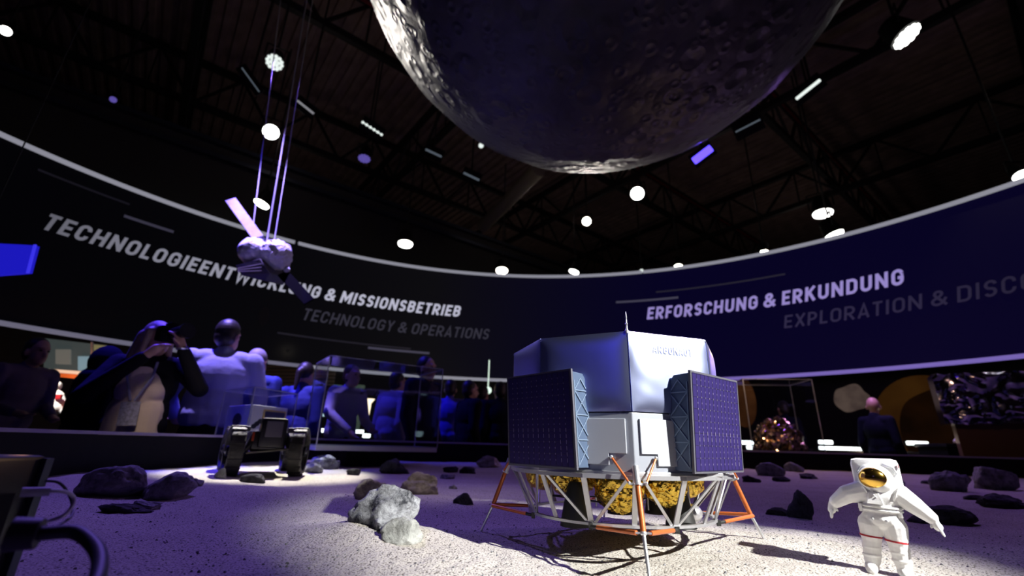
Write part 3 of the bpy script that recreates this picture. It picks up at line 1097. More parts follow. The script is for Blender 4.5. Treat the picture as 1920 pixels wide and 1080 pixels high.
# fabric covers, one per face
covers = []
for i, a0 in enumerate(OCT):
    a1 = a0 + 45
    A, B = pol(RB_, a0), pol(RB_, a1)
    side = (B - A)
    L = side.length
    ex = side.normalized()
    nrm = pol(1, a0 + 22.5)
    z0, z1 = .270, .4345
    NU, NV = 40, 32
    mb = MB()
    g = []
    gpos = []
    for j in range(NV + 1):
        row = []
        prow = []
        for k in range(NU + 1):
            u, v = k / NU, j / NV
            # rounded pillow with slack wrinkles
            eu, ev = 1 - abs(2 * u - 1) ** 10, 1 - abs(2 * v - 1) ** 12
            bulge = .0055 * (1 - abs(2 * u - 1) ** 5) * (1 - abs(2 * v - 1) ** 6)
            slack = 1.0 if i == 0 else .25
            wr = noise.noise(Vector((u * 3 + i * 7, v * 2.4, i))) * .0022 + noise.noise(Vector((u * 5 + v * 3, v * 4 + i, 3))) * .0006
            ins = .0032
            p = A + ex * (ins + (L - 2 * ins) * u) + nrm * (-.003 + bulge + slack * wr * eu * ev) + Vector((0, 0, z0 + (z1 - z0) * v))
            row.append(mb.bm.verts.new(p))
            prow.append(p)
        g.append(row)
        gpos.append(prow)
    for j in range(NV):
        for k in range(NU):
            mb.bm.faces.new((g[j][k], g[j][k + 1], g[j + 1][k + 1], g[j + 1][k]))
    # turned-back hem so that the cover has thickness
    bd = [g[0][k] for k in range(NU + 1)] + [g[j][NU] for j in range(1, NV + 1)] + [g[NV][k] for k in range(NU - 1, -1, -1)] + [g[j][0] for j in range(NV - 1, 0, -1)]
    back = [mb.bm.verts.new(v.co - nrm * .006) for v in bd]
    for k in range(len(bd)):
        mb.bm.faces.new((bd[k], back[k], back[(k + 1) % len(bd)], bd[(k + 1) % len(bd)]))
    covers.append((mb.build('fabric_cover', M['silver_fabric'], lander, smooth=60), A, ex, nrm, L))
    if i == 0:
        grid0 = [[p.copy() for p in row] for row in gpos]
# name on the right-hand front cover
co, A, ex, nrm, L = covers[0]
cap_h = .0165


def mpn(x, y, dx):
    """point on the slack cover, a hair in front of it"""
    d_, z_ = .058 + x * cap_h * .98, .392 + y * cap_h
    fu = (d_ - .0032) / (L - .0064) * 40
    fv = (z_ - .270) / (.4345 - .270) * 32
    k, j = min(39, max(0, int(fu))), min(31, max(0, int(fv)))
    a, b = fu - k, fv - j
    p = (grid0[j][k] * (1 - a) + grid0[j][k + 1] * a) * (1 - b) + (grid0[j + 1][k] * (1 - a) + grid0[j + 1][k + 1] * a) * b
    return p + nrm * (.0013 + dx * .002)


lettering('printed_name', 'ARGONAUT', mpn, .16, M['letter_white'], co, 0.0)
# antenna on the near corner
mb = MB()
q = pol(.258, -90)
mb.lathe([(.0045, .430), (.0045, .436), (.003, .438), (.0022, .449), (.0032, .451), (.0018, .454), (.0016, .463), (.0022, .465), (.0005, .478)], 12, q)
mb.build('antenna', M['alu_white'], lander, smooth=50)
# lower body
mb = MB(); mb.prism([pol(RL_, a).xy for a in OCT], .156, .268); mb.build('lower_body', M['lower_grey'], lander, bevel=.0015)
mb = MB(); mb.prism([pol(RL_ + .004, a).xy for a in OCT], .150, .157); mb.build('deck_rim', M['alu'], lander, bevel=.001)
mb = MB(); mb.prism([pol(RL_ - .01, a).xy for a in OCT], .146, .151); mb.build('underside_plate', M['dark_seam'], lander)
for i, a0 in enumerate(OCT):
    Av, Bv = pol(RL_, a0), pol(RL_, a0 + 45)
    ex = (Bv - Av).normalized()
    nrm = pol(1, a0 + 22.5)
    L = (Bv - Av).length
    fl = (i % 2 == 1)                        # mirror so that the notch sits by the leg corner
    org = Bv if fl else Av
    d = -ex if fl else ex
    poly = [(.014, .190), (.050, .190), (.050, .168), (.150, .168), (.150, .256), (.014, .256)]
    mb = MB()
    fr = [mb.bm.verts.new(org + d * u + nrm * .0045 + Vector((0, 0, z))) for u, z in poly]
    bk = [mb.bm.verts.new(org + d * u - nrm * .001 + Vector((0, 0, z))) for u, z in poly]
    mb.bm.faces.new(fr); mb.bm.faces.new(bk[::-1])
    for k in range(6): mb.bm.faces.new((fr[k], bk[k], bk[(k + 1) % 6], fr[(k + 1) % 6]))
    mb.build('access_plate', M['plate'], lander, bevel=.0008)
# solar arrays on the four faces between the legs
for q4 in range(4):
    az = -45 - 90 * q4
    n = pol(1, az)
    s = Vector((-n.y, n.x, 0))
    HW, Z0, Z1, RT, RBt = .1037, .157, .353, .2735, .2610

    def P(u, z, off=0.0):
        """u across, z up, off behind the panel plane (the panel leans outward at the top)"""
        r = RBt + (RT - RBt) * (z - Z0) / (Z1 - Z0) - off
        return n * r + s * u + Vector((0, 0, z))
    mb = MB()
    sec = []
    for u in (-HW + .004, HW - .004):
        sec.append([mb.bm.verts.new(P(u, Z0 + .004, .005)), mb.bm.verts.new(P(u, Z1 - .004, .005)), mb.bm.verts.new(P(u, Z1 - .006, .040)),
                    mb.bm.verts.new(P(u, Z1 - .036, .062)), mb.bm.verts.new(P(u, Z0 + .004, .062))])
    mb.bm.faces.new(sec[0]); mb.bm.faces.new(sec[1][::-1])
    for k in range(5): mb.bm.faces.new((sec[0][k], sec[1][k], sec[1][(k + 1) % 5], sec[0][(k + 1) % 5]))
    ab = mb.build('array_box', M['array_side'], lander, bevel=.001)
    # raised diagonal bracing on both sides
    for u in (-HW + .003, HW - .003):
        mb = MB()
        zs = [Z0 + .008 + (Z1 - Z0 - .050) * k / 3 for k in range(4)]
        o1, o2 = .010, .050
        for k in range(3):
            za, zb = zs[k], zs[k + 1]
            zm = (za + zb) / 2
            om = (o1 + o2) / 2
            mb.bar(P(u, za, o1), P(u, zm, om), .0022, .0022, s); mb.bar(P(u, zm, om), P(u, za, o2), .0022, .0022, s)
            mb.bar(P(u, zb, o1), P(u, zm, om), .0022, .0022, s); mb.bar(P(u, zm, om), P(u, zb, o2), .0022, .0022, s)
            mb.bar(P(u, zb, o1), P(u, zb, o2), .0022, .0022, s)
        mb.bar(P(u, zs[0], o1), P(u, zs[3] + .02, o1), .0022, .0022, s); mb.bar(P(u, zs[0], o2), P(u, zs[3], o2), .0022, .0022, s)
        mb.bar(P(u, zs[3], o1), P(u, zs[3] + .025, (o1 + o2) / 2), .0022, .0022, s); mb.bar(P(u, zs[3] + .025, (o1 + o2) / 2), P(u, zs[3], o2), .0022, .0022, s)
        mb.build('side_bracing', M['array_brace'], ab)
    mb = MB()
    f = [mb.bm.verts.new(P(u, z, 0)) for u, z in ((-HW, Z0), (HW, Z0), (HW, Z1), (-HW, Z1))]
    b = [mb.bm.verts.new(P(u, z, .005)) for u, z in ((-HW, Z0), (HW, Z0), (HW, Z1), (-HW, Z1))]
    mb.bm.faces.new(f); mb.bm.faces.new(b[::-1])
    for k in range(4): mb.bm.faces.new((f[k], b[k], b[(k + 1) % 4], f[(k + 1) % 4]))
    sp = mb.build('solar_panel', M['frame_grey'], lander)
    mb = MB()
    mb.quad([P(u, z, -.0006) for u, z in ((-HW + .005, Z0 + .004), (HW - .005, Z0 + .004), (HW - .005, Z1 - .004), (-HW + .005, Z1 - .004))])
    mb.build('solar_cells', M['cell'], sp)
    mb = MB(); md = MB()
    NC, NRW = 12, 16
    for k in range(NC + 1):
        u = -HW + .006 + (2 * HW - .012) * k / NC
        mb.bar(P(u, Z0 + .004, -.0008), P(u, Z1 - .004, -.0008), .0009, .0003, n)
        if 0 < k < NC:
            for j in range(1, NRW):
                z = Z0 + .005 + (Z1 - Z0 - .01) * j / NRW
                ln = .0016 if not (j in (5, 6) or (k in (10, 11) and j < 6)) else .0040
                md.bar(P(u, z - ln, -.0013), P(u, z + ln, -.0013), .0013, .0003, n)
    for j in range(0, NRW + 1, 2):
        z = Z0 + .005 + (Z1 - Z0 - .01) * j / NRW
        mb.bar(P(-HW + .005, z, -.0008), P(HW - .005, z, -.0008), .0007, .0003, n)
    mb.build('cell_grid', M['cell_line'], sp)
    md.build('cell_contacts', M['contact'], sp)
# conical strut ring
RT_, RB2, ZT_, ZB_ = .257, .212, .150, .056


def ringbar(r, z, nseg, w, h, name, mat):
    m = MB()
    a_off = -90
    rr = []
    for i in range(nseg):
        a = a_off + 360 * i / nseg
        rr.append([m.bm.verts.new(pol(r + dx, a, z + dz)) for dx, dz in ((-w / 2, -h / 2), (w / 2, -h / 2), (w / 2, h / 2), (-w / 2, h / 2))])
    for i in range(nseg):
        for k in range(4):
            m.bm.faces.new((rr[i][k], rr[i][(k + 1) % 4], rr[(i + 1) % nseg][(k + 1) % 4], rr[(i + 1) % nseg][k]))
    return m.build(name, mat, lander)


ringbar(RT_, ZT_ - .003, 16, .007, .008, 'upper_ring', M['alu'])
ringbar(RB2, ZB_, 32, .010, .005, 'lower_ring', M['alu'])
for i in range(16):
    a = -90 + 22.5 * i
    m = MB(); m.bar(pol(RT_, a, ZT_), pol(RB2, a, ZB_), .010 if i % 2 == 0 else .011, .003, pol(1, a)); m.build('upright_strut', M['alu'], lander)
    b = a + (22.5 if i % 2 == 0 else -22.5)
    for bb in ((a + 22.5, a - 22.5) if i % 2 == 0 else ()):
        m = MB(); m.bar(pol(RT_, a + (3 if bb > a else -3), ZT_ - .004), pol(RB2, bb + (-2 if bb > a else 2), ZB_ + .003), .0055, .003, pol(1, a)); m.build('diagonal_strut', M['alu'], lander)
# gold tanks
rn = random.Random(9)
for i, (x, y, r, z) in enumerate(((-.008, -.075, .056, .118), (-.118, -.045, .046, .132), (.098, -.06, .050, .126), (.165, .02, .046, .136), (-.185, .035, .042, .138), (.02, .10, .055, .125), (-.08, .13, .045, .13))):
    bm_ = bmesh.new()
    bmesh.ops.create_icosphere(bm_, subdivisions=5, radius=r)
    for v in bm_.verts:
        p = v.co / r
        k = abs(noise.noise(p * 2.6 + Vector((i * 5, 1, 2)))) * .16 + abs(noise.noise(p * 6 + Vector((i, 4, 9)))) * .10 + abs(noise.noise(p * 13 + Vector((2, i, 5)))) * .045
        v.co = p * r * (.92 + k)
        v.co.z = max(min(v.co.z, .148 - z), -9)
    m = MB(); m.bm.free(); m.bm = bm_
    m.build('foil_tank', M['gold'], lander, smooth=22, loc=(x, y, z))
# engine nozzles
for (x, y, r0, r1, zt, zb) in ((-.108, -.095, .013, .034, .125, .036), (.005, .02, .014, .030, .11, .050), (.10, .05, .013, .030, .12, .05), (.128, -.055, .012, .034, .125, .036), (-.1, .09, .013, .03, .12, .05)):
    m = MB()
    pr = []
    for k in range(9):
        t = k / 8
        pr.append((r0 + (r1 - r0) * t ** .8, zt + (zb - zt) * t))
    pr += [(pr[-1][0] - .002, zb), (r0 - .002, zt - .004)]
    m.lathe(pr, 24, (x, y, 0))
    m.build('engine_nozzle', M['nozzle'], lander, smooth=50)
m = MB(); m.ell((.16, -.02, .062), (.028, .028, .020)); m.cone((.16, -.02, .08), (.16, -.02, .148), .003, .003, 8)
m.build('side_thruster', M['alu_white'], lander, smooth=60)
for (x, y) in ((-.05, .03), (.07, .0), (-.16, -.02), (.13, .07)):
    m = MB(); m.cone((x, y, .148), (x, y, .062), .002, .002, 8); m.build('fuel_line', M['alu_white'], lander)
m = MB(); m.bar((-.17, .02, .085), (.15, .03, .085), .003, .003); m.bar((-.17, .02, .085), (-.05, -.09, .085), .003, .003); m.build('inner_frame', M['nozzle'], lander)


# legs
def leg(az):
    top, jt, ft = pol(.268, az, .156), pol(.303, az, .060), pol(.333, az, -.004)
    x, y = LC.x + ft.x * math.cos(LROT) - ft.y * math.sin(LROT), LC.y + ft.x * math.sin(LROT) + ft.y * math.cos(LROT)
    gz = terr(x, y) + .2
    k = (gz - .004 - jt.z) / (ft.z - jt.z)
    ft = jt + (ft - jt) * k
    side = pol(1, az + 90)
    m = MB(); m.cone(top, jt, .0052, .0052, 14); lg = m.build('leg', M['orange'], lander, smooth=60)
    m = MB()
    d = (jt - top).normalized()
    m.cone(top - d * .012, top + d * .020, .0068, .0066, 14); m.cone(top + d * .019, top + d * .023, .0082, .0082, 14)
    m.bar(top + side * .016 + d * .02, top - side * .016 + d * .02, .004, .004)
    m.build('leg_sleeve', M['alu_white'], lg, smooth=60)
    m = MB(); m.cone(jt - d * .006, ft, .0036, .0028, 12); m.build('foot_strut', M['alu_white'], lg, smooth=60)
    m = MB(); m.ell(jt, (.0062, .0062, .0048)); m.bar(jt + side * .014, jt - side * .014, .004, .003); m.build('joint', M['alu_white'], lg, smooth=60)
    for sg in (-1, 1):
        e = pol(RB2 + .006, az + sg * 22.5, ZB_ - .004)
        a = jt + side * sg * .012
        b = a + (e - a) * .84
        m = MB(); m.cone(a, b, .0042, .0040, 12); br = m.build('lower_brace', M['orange'], lg, smooth=60)
        m = MB(); m.cone(b, e, .0034, .0034, 10); m.bar(e + Vector((0, 0, -.006)), e + Vector((0, 0, .006)), .008, .006); m.build('brace_clevis', M['nozzle'], br)
        # thin upper stay from the body to the sleeve
        f = pol(1, az + sg * 22.5)
        org = pol(RL_, az)
        dd = (pol(RL_, az + sg * 45) - org).normalized()
        a2 = org + dd * .044 + f * .006 + Vector((0, 0, .183))
        b2 = top + side * sg * .016 + d * .018 + pol(.004, az)
        m = MB(); m.cone(a2, b2, .0022, .0022, 10); st = m.build('upper_stay', M['orange'], lg, smooth=60)
        m = MB(); m.ell(a2, (.0036, .0036, .0036)); m.ell(b2, (.003, .003, .003)); m.build('stay_end', M['alu_white'], st, smooth=60)


for az in (-90, 0, 90, 180):
    leg(az)

# ================================================================== ASTRONAUT FIGURE
ag = ground(1655, 1074)
AS = .198
astro = empty('astronaut_figure', (ag.x, ag.y, ag.z - .002), rad(-36), 'small white astronaut figure with gold visor standing on the grey ground at right', 'figure')


def ap(X, Y, dy=0.0):
    """figure-local point from crop coordinates; dy towards the back"""
    return Vector(((X - 655) / 965 * AS + .19 * (1092 - Y) / 965 * AS, dy * AS, (1092 - Y) / 965 * AS))


S = AS
mb = MB()
mb.ell(ap(640, 450), (.165 * S, .115 * S, .13 * S)); mb.ell(ap(640, 545), (.155 * S, .11 * S, .10 * S))
mb.ell(ap(650, 640), (.165 * S, .12 * S, .10 * S))
mb.cap(ap(530, 405, .0), ap(760, 415, .0), .085 * S, .085 * S)
# legs
mb.cap(ap(570, 690), ap(572, 790), .105 * S, .085 * S); mb.cap(ap(572, 790), ap(580, 985), .078 * S, .066 * S)
mb.cap(ap(735, 695), ap(757, 810), .105 * S, .086 * S); mb.cap(ap(757, 810), ap(800, 1000), .080 * S, .066 * S)
for yy in (880, 945): mb.ell(ap(577, yy), (.077 * S, .077 * S, .026 * S))
for yy in (900, 965): mb.ell(ap(775 + (yy - 900) * .2, yy), (.078 * S, .078 * S, .026 * S))
# boots
mb.cap(ap(578, 1040, .02), ap(572, 1056, -.085), .058 * S, .045 * S); mb.cap(ap(806, 1052, .02), ap(812, 1068, -.085), .058 * S, .045 * S)
# arms
for pts, rs in (([(505, 415), (390, 445), (300, 520)], (.098, .082, .058)), ([(775, 425), (880, 505), (985, 590)], (.098, .080, .056))):
    for i in range(2):
        mb.cap(ap(*pts[i], -.01 * i), ap(*pts[i + 1], -.01 * (i + 1)), rs[i] * S, rs[i + 1] * S)
    for i in range(1, 5):
        t = i / 5
        p = ap(pts[0][0] + (pts[2][0] - pts[0][0]) * t, pts[0][1] + (pts[2][1] - pts[0][1]) * t + (-8 if pts[0][0] < 600 else -2))
        mb.ell(p, (.076 * S - t * .018 * S,) * 3)
# gloves with five fingers
def glove(w, dirv, sidev, thumb):
    w = Vector(w); dirv = Vector(dirv).normalized(); sidev = Vector(sidev).normalized()
    pc = w + dirv * .045 * S
    mb.cap(w, pc + dirv * .012 * S, .034 * S, .036 * S)
    for k in range(4):
        b0 = pc + sidev * (k - 1.5) * .024 * S + dirv * .02 * S
        l = (.055, .064, .060, .046)[k] * S
        mid = b0 + dirv * l * .55
        tip = mid + (dirv * .8 + Vector((0, 0, -.6))).normalized() * l * .5
        mb.cap(b0, mid, .0115 * S, .0105 * S, 8); mb.cap(mid, tip, .0105 * S, .009 * S, 8)
    tb = w + dirv * .02 * S + Vector(thumb) * .02 * S
    mb.cap(tb, tb + (dirv * .7 + Vector(thumb) * .6).normalized() * .045 * S, .0135 * S, .010 * S, 8)


glove(ap(272, 542, -.02), (-.25, -.15, -1), (.2, -1, 0), (.9, -.3, 0))
glove(ap(1000, 612, -.02), (.42, -.15, -.9), (-.1, -1, 0), (-.9, -.3, .0))
suit = blob('suit_body', mb, M['suit'], astro, .0011, 2)
# helmet
mb = MB(); mb.ell(ap(605, 300, -.035), (.140 * S, .135 * S, .135 * S), None, 32, 20); mb.cap(ap(620, 375), ap(625, 400), .105 * S, .11 * S)
hel = mb.build('helmet', M['suit'], astro, smooth=180)
mb = MB(); mb.ell(ap(578, 288, -.118), (.112 * S, .075 * S, .092 * S), Euler((0, 0, rad(-6))), 32, 20); mb.build('visor', M['visor'], hel, smooth=180)
mb = MB()
mb.tube([ap(578, 288, -.125) + Vector((math.cos(t) * .112 * S, 0 + .010 * S * math.cos(t), math.sin(t) * .094 * S)) for t in [2 * PI * k / 32 for k in range(33)]], .006 * S, 8)
mb.build('visor_rim', M['suit'], hel, smooth=180)
# life-support backpack
mb = MB()
mb.box((0, 0, 0), (.385 * S, .16 * S, .30 * S), None, .055 * S)
mb.xf(Matrix.Translation(ap(612, 262, .115)))
bp = mb.build('backpack', M['suit'], astro, smooth=50)
mb = MB(); mb.box(ap(622, 420, .115), (.36 * S, .14 * S, .20 * S), None, .03 * S); mb.build('backpack_base', M['suit'], bp, smooth=50)
mb = MB(); mb.box(ap(775, 182, .035), (.006 * S, .02 * S, .035 * S)); mb.build('red_mark', M['red'], bp)
mb = MB()
for sg in (-1, 1):
    mb.tube([ap(612 + sg * 100, 330, -.02), ap(612 + sg * 150, 250, .02), ap(612 + sg * 120, 195, .03), ap(612 + sg * 40, 170, .03)], .012 * S, 8)
mb.build('helmet_hoses', M['suit_grey'], bp, smooth=180)
# chest pack, belt, fittings, stripes
mb = MB()
p = [ap(545, 410, -.135), ap(620, 412, -.135), ap(662, 512, -.15), ap(535, 505, -.15)]
fr = [mb.bm.verts.new(v) for v in p]; bk = [mb.bm.verts.new(v + Vector((0, .05 * S, 0))) for v in p]
mb.bm.faces.new(fr); mb.bm.faces.new(bk[::-1])
for k in range(4): mb.bm.faces.new((fr[k], bk[k], bk[(k + 1) % 4], fr[(k + 1) % 4]))
cp = mb.build('chest_pack', M['suit'], suit, bevel=.004 * S)
mb = MB(); mb.ell(ap(585, 432, -.14), (.010 * S, .008 * S, .010 * S)); mb.ell(ap(602, 450, -.142), (.007 * S, .006 * S, .007 * S)); mb.box(ap(575, 405, -.135), (.02 * S, .02 * S, .02 * S)); mb.build('chest_controls', M['suit_grey'], cp, smooth=60)
mb = MB()
for zz in (535, 562):
    mb.tube([ap(640, zz) + Vector((math.cos(t) * .163 * S, math.sin(t) * .120 * S, -.006 * S * math.cos(t))) for t in [2 * PI * k / 36 for k in range(37)]], .010 * S, 8)
mb.build('belt', M['suit'], suit, smooth=180)
mb = MB(); mb.box(ap(490, 548, -.05), (.03 * S, .06 * S, .07 * S), None, .006 * S); mb.box(ap(775, 575, -.05), (.035 * S, .06 * S, .08 * S), None, .006 * S); mb.build('belt_pouches', M['suit'], suit, smooth=50)
mb = MB(); mb.ell(ap(578, 632, -.118), (.012 * S, .008 * S, .012 * S)); mb.ell(ap(680, 642, -.118), (.012 * S, .008 * S, .012 * S)); mb.build('hip_fittings', M['suit_grey'], suit, smooth=60)
for (X, Y, r, nm) in ((571, 787, .0885, 'leg_stripe'), (752, 812, .0885, 'leg_stripe')):
    mb = MB(); mb.lathe([(r * S, -.007 * S), (r * S * 1.01, 0), (r * S, .007 * S), (r * S * .9, .007 * S), (r * S * .9, -.007 * S)], 28)
    o = mb.build(nm, M['red'], suit, smooth=40, loc=ap(X, Y))
    o['label'] = 'dark red stripe'
    o.rotation_euler = (0, rad(5), 0)
for (pc, pn) in ((ap(520, 420), (-.9, -.2, -.3)), (ap(765, 432), (.85, -.2, -.45))):
    mb = MB()
    nn = Vector(pn).normalized(); qq = nn.to_track_quat('Z', 'Y')
    mb.tube([pc + nn * .0 + qq @ Vector((math.cos(t) * .104 * S, math.sin(t) * .104 * S, 0)) for t in [2 * PI * k / 28 for k in range(29)]], .008 * S, 8)
    mb.build('shoulder_ring', M['suit'], suit, smooth=180)

# ================================================================== ROVER
rg = ground(488, 893)
RH = math.atan2(-rg.x, rg.y)
rover = empty('rover', (rg.x - .065, rg.y + .12, rg.z), RH + .12, 'small black four-wheeled rover in a pool of white light, facing the camera', 'rover')
rover.scale = (.88, .88, .88)
WR = .140
for (x, y, st) in ((-.182, -.14, .05), (.182, -.14, -.34), (-.182, .24, .06), (.182, .24, -.05)):
    z = WR
    m = MB()
    NW = 36
    prof = [(WR * .93, -.040), (WR, -.032), (WR, .032), (WR * .93, .040), (WR * .80, .038), (WR * .80, -.038)]
    rings = []
    for k in range(NW):
        a = 2 * PI * k / NW
        rings.append([m.bm.verts.new((w, r * math.cos(a), r * math.sin(a))) for r, w in prof])
    for k in range(NW):
        for j in range(6):
            m.bm.faces.new((rings[k][j], rings[k][(j + 1) % 6], rings[(k + 1) % NW][(j + 1) % 6], rings[(k + 1) % NW][j]))
    for k in range(18):
        a = 2 * PI * k / 18
        m.bar((-.038, WR * 1.0 * math.cos(a), WR * 1.0 * math.sin(a)), (.038, WR * 1.0 * math.cos(a), WR * 1.0 * math.sin(a)), .014, .012, (0, math.cos(a), math.sin(a)))
    wh = m.build('wheel', M['tyre'], rover, loc=(x, y, z + .002))
    wh.rotation_euler = (0, 0, st)
    m = MB(); m.cone((-.012, 0, 0), (.012, 0, 0), WR * .80, WR * .80, 28); m.cone((-.04, 0, 0), (.04, 0, 0), .03, .03, 16)
    for k in range(6): m.bar((0, 0, 0), (0, math.cos(k * PI / 3) * WR * .8, math.sin(k * PI / 3) * WR * .8), .018, .034, (1, 0, 0))
    m.build('wheel_disc', M['rover_black'], wh)
    m = MB(); sgn = -1 if x > 0 else 1
    m.tube([(0, 0, 0), (sgn * .06, 0, .01), (sgn * .09, .02, .08), (sgn * .10, .03, .10)], .018, 10); m.ell((0, 0, 0), (.05, .028, .028)); m.build('wheel_arm', M['rover_black'], wh, smooth=60)
m = MB(); m.box((0, .05, .205), (.19, .38, .11), None, .012); body = m.build('chassis', M['rover_black'], rover, smooth=40)
m = MB(); m.box((.01, -.13, .250), (.150, .10, .175), None, .018); hd = m.build('front_box', M['rover_black'], rover, smooth=40)
m = MB(); m.box((.01, -.183, .272), (.095, .006, .095), None, .004); o = m.build('front_panel', M['rover_panel'], hd)
o['label'] = 'grey square panel'
m = MB(); m.box((0, .0, .152), (.23, .30, .010), Euler((rad(4), rad(-6), 0))); m.build('belly_plate', M['sand_plate'], body)
m = MB()
for (x, z) in ((-.105, .285), (-.09, .30), (-.075, .315)): m.cone((x, -.12, z), (x, -.16, z), .012, .015, 12)
m.build('camera_cluster', M['steel'], hd, smooth=50)
m = MB(); m.bar((-.095, -.155, .20), (-.095, -.155, .25), .012, .004); m.build('orange_marker', M['orange_flag'], body)
m = MB(); m.bar((-.15, -.155, .15), (-.15, -.155, .21), .016, .006); m.bar((.165, -.13, .19), (.165, -.13, .22), .014, .006); m.build('orange_marker', M['orange_flag'], body)
for (fx, fy, fl_) in ((.14, -.02, .12), (-.14, .05, .20)):
    m = MB(); m.box((fx, fy, .27), (.07, fl_, .03), None, .008); m.build('fender', M['rover_panel'], body, smooth=40)

# ================================================================== HANGING MOON
MC = Vector((.779, 3.124, 5.063 + E)); MR = 2.456
moon = MB()
bmesh.ops.create_icosphere(moon.bm, subdivisions=6, radius=MR)
for v in moon.bm.verts:
    p = v.co / MR
    v.co = p * (MR + .012 * noise.fractal(p * 5, 1, 2, 4))
mo = moon.build('moon_globe', M['moon'], smooth=180, loc=MC)
tag(mo, 'huge dark cratered moon globe hanging above the display', 'globe')

# ================================================================== HANGING SATELLITE MODEL
sc_ = at(492, 486, 4.0)
sat = empty('satellite_model', sc_, 0, 'blue-lit satellite model with white padded tanks and one raised pale wing, hanging at left', 'satellite')


def sl(px, py, dy=0.0):
    return at(px, py, 4.0 + dy) - sc_


def crumple(m, c, r, seed, amp=.10, sub=4):
    b = bmesh.new()
    bmesh.ops.create_icosphere(b, subdivisions=sub, radius=1)
    for v in b.verts:
        p = v.co.copy()
        k = 1 + amp * (abs(noise.noise(p * 2.5 + Vector((seed, 0, 0)))) + .6 * abs(noise.noise(p * 6 + Vector((0, seed, 0)))))
        v.co = Vector((p.x * r[0], p.y * r[1], p.z * r[2])) * k + Vector(c)
    m.bm.free()
    m.bm = b
    return m


crumple(MB(), sl(476, 472, -.02), (.125, .14, .13), 3, .12).build('tank_cover', M['white_foil'], sat, smooth=40)
crumple(MB(), sl(518, 478, .02), (.13, .15, .135), 8, .22).build('tank_cover', M['white_foil'], sat, smooth=30)
m = MB()
f = [sl(440, 497, -.12), sl(487, 484, -.14), sl(505, 512, -.12), sl(497, 526, -.02), sl(452, 516, -.02)]
lo = [m.bm.verts.new(v) for v in f]; up = [m.bm.verts.new(v + Vector((.02, .30, .06))) for v in f]
m.bm.faces.new(lo); m.bm.faces.new(up[::-1])
for k in range(5): m.bm.faces.new((lo[k], up[k], up[(k + 1) % 5], lo[(k + 1) % 5]))
m.build('deck', M['sat_dark'], sat, bevel=.01)
m = MB()
for t in (.25, .5, .75):
    m.bar(sl(446, 500 + 12 * t, -.15), sl(490, 488 + 26 * t, -.17), .006, .006)
m.build('deck_ribs', M['sat_panel'], sat)
m = MB(); m.bar(sl(432, 374, .1), sl(484, 446, 0), .10, .014, (.3, -1, .2)); m.build('pale_wing', M['sat_panel'], sat, bevel=.003)
m = MB(); m.bar(sl(530, 512, 0), sl(580, 566, -.1), .10, .014, (.3, -1, .2)); m.build('dark_wing', M['wing_back'], sat, bevel=.003)
m = MB(); m.cone(sl(484, 446), sl(500, 478), .016, .016, 10); m.cone(sl(493, 446), sl(496, 470), .02, .03, 10); m.build('hanger_bracket', M['steel'], sat)
m = MB(); m.cone(sl(538, 500), sl(540, 510), .02, .015, 10); m.ell(sl(538, 506), (.03, .03, .03)); m.build('thruster', M['white_foil'], sat)
for i, (a, b, r) in enumerate((((470, 462, 0), (509, 141, .6), .006), ((499, 460, 0), (555, 120, .4), .008), ((512, 466, 0), (567, 120, .8), .005))):
    m = MB(); pa_, pb_ = at(a[0], a[1], 4.0 + a[2]), at(b[0], b[1], 4.0 + b[2])
    d = pb_ - pa_
    pb_ = pa_ + d * 2.6
    m.tube([pa_, pb_], r, 8)
    o = m.build('hanging_cable', M['cable'], sat)
    o.matrix_parent_inverse = Matrix.Translation(-sc_)

# blue panel cut by the left edge, blue lamplight put in as glow
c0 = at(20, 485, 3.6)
sp_ = empty('hanging_blue_panel', c0, 0, 'blue-lit flat panel hanging at the left edge before the curved screen', 'panel')
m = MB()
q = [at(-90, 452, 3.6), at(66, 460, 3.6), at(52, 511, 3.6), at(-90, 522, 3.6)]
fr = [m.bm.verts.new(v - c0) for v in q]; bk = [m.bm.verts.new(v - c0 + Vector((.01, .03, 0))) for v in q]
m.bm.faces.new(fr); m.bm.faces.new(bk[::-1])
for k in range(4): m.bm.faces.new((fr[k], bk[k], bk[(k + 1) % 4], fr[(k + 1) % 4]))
m.build('panel_face', M['panel_blue'], sp_)
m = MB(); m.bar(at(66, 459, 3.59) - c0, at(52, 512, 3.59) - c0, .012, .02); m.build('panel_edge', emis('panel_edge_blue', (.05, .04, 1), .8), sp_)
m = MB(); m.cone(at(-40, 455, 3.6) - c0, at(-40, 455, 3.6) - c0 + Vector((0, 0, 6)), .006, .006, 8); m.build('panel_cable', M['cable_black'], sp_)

# ================================================================== EQUIPMENT BOX AND CABLES, LOWER LEFT
ebx = empty('equipment_box', (-.84, .40, E + terr(-.62, .5)), 0, 'black equipment box standing at the lower left corner, cables leaving its side', 'equipment box')
zb = ebx.location.z
m = MB(); m.box((0, 0, (E - .028 - zb) / 2), (.50, .44, E - .028 - zb), None, .006); m.build('housing', M['black_gloss'], ebx, smooth=40)
m = MB(); m.box((.252, .10, .075), (.006, .18, .11)); m.build('connector_plate', M['black'], ebx)
m = MB(); m.bar((.251, .218, .004), (.251, .218, .168), .010, .010); m.build('corner_trim', M['steel'], ebx)
for (py_, n_) in ((.06, 'socket'), (.12, 'socket')):
    m = MB(); m.cone((.25, py_, .10), (.275, py_, .10), .010, .010, 12); m.build(n_, M['steel'], ebx)


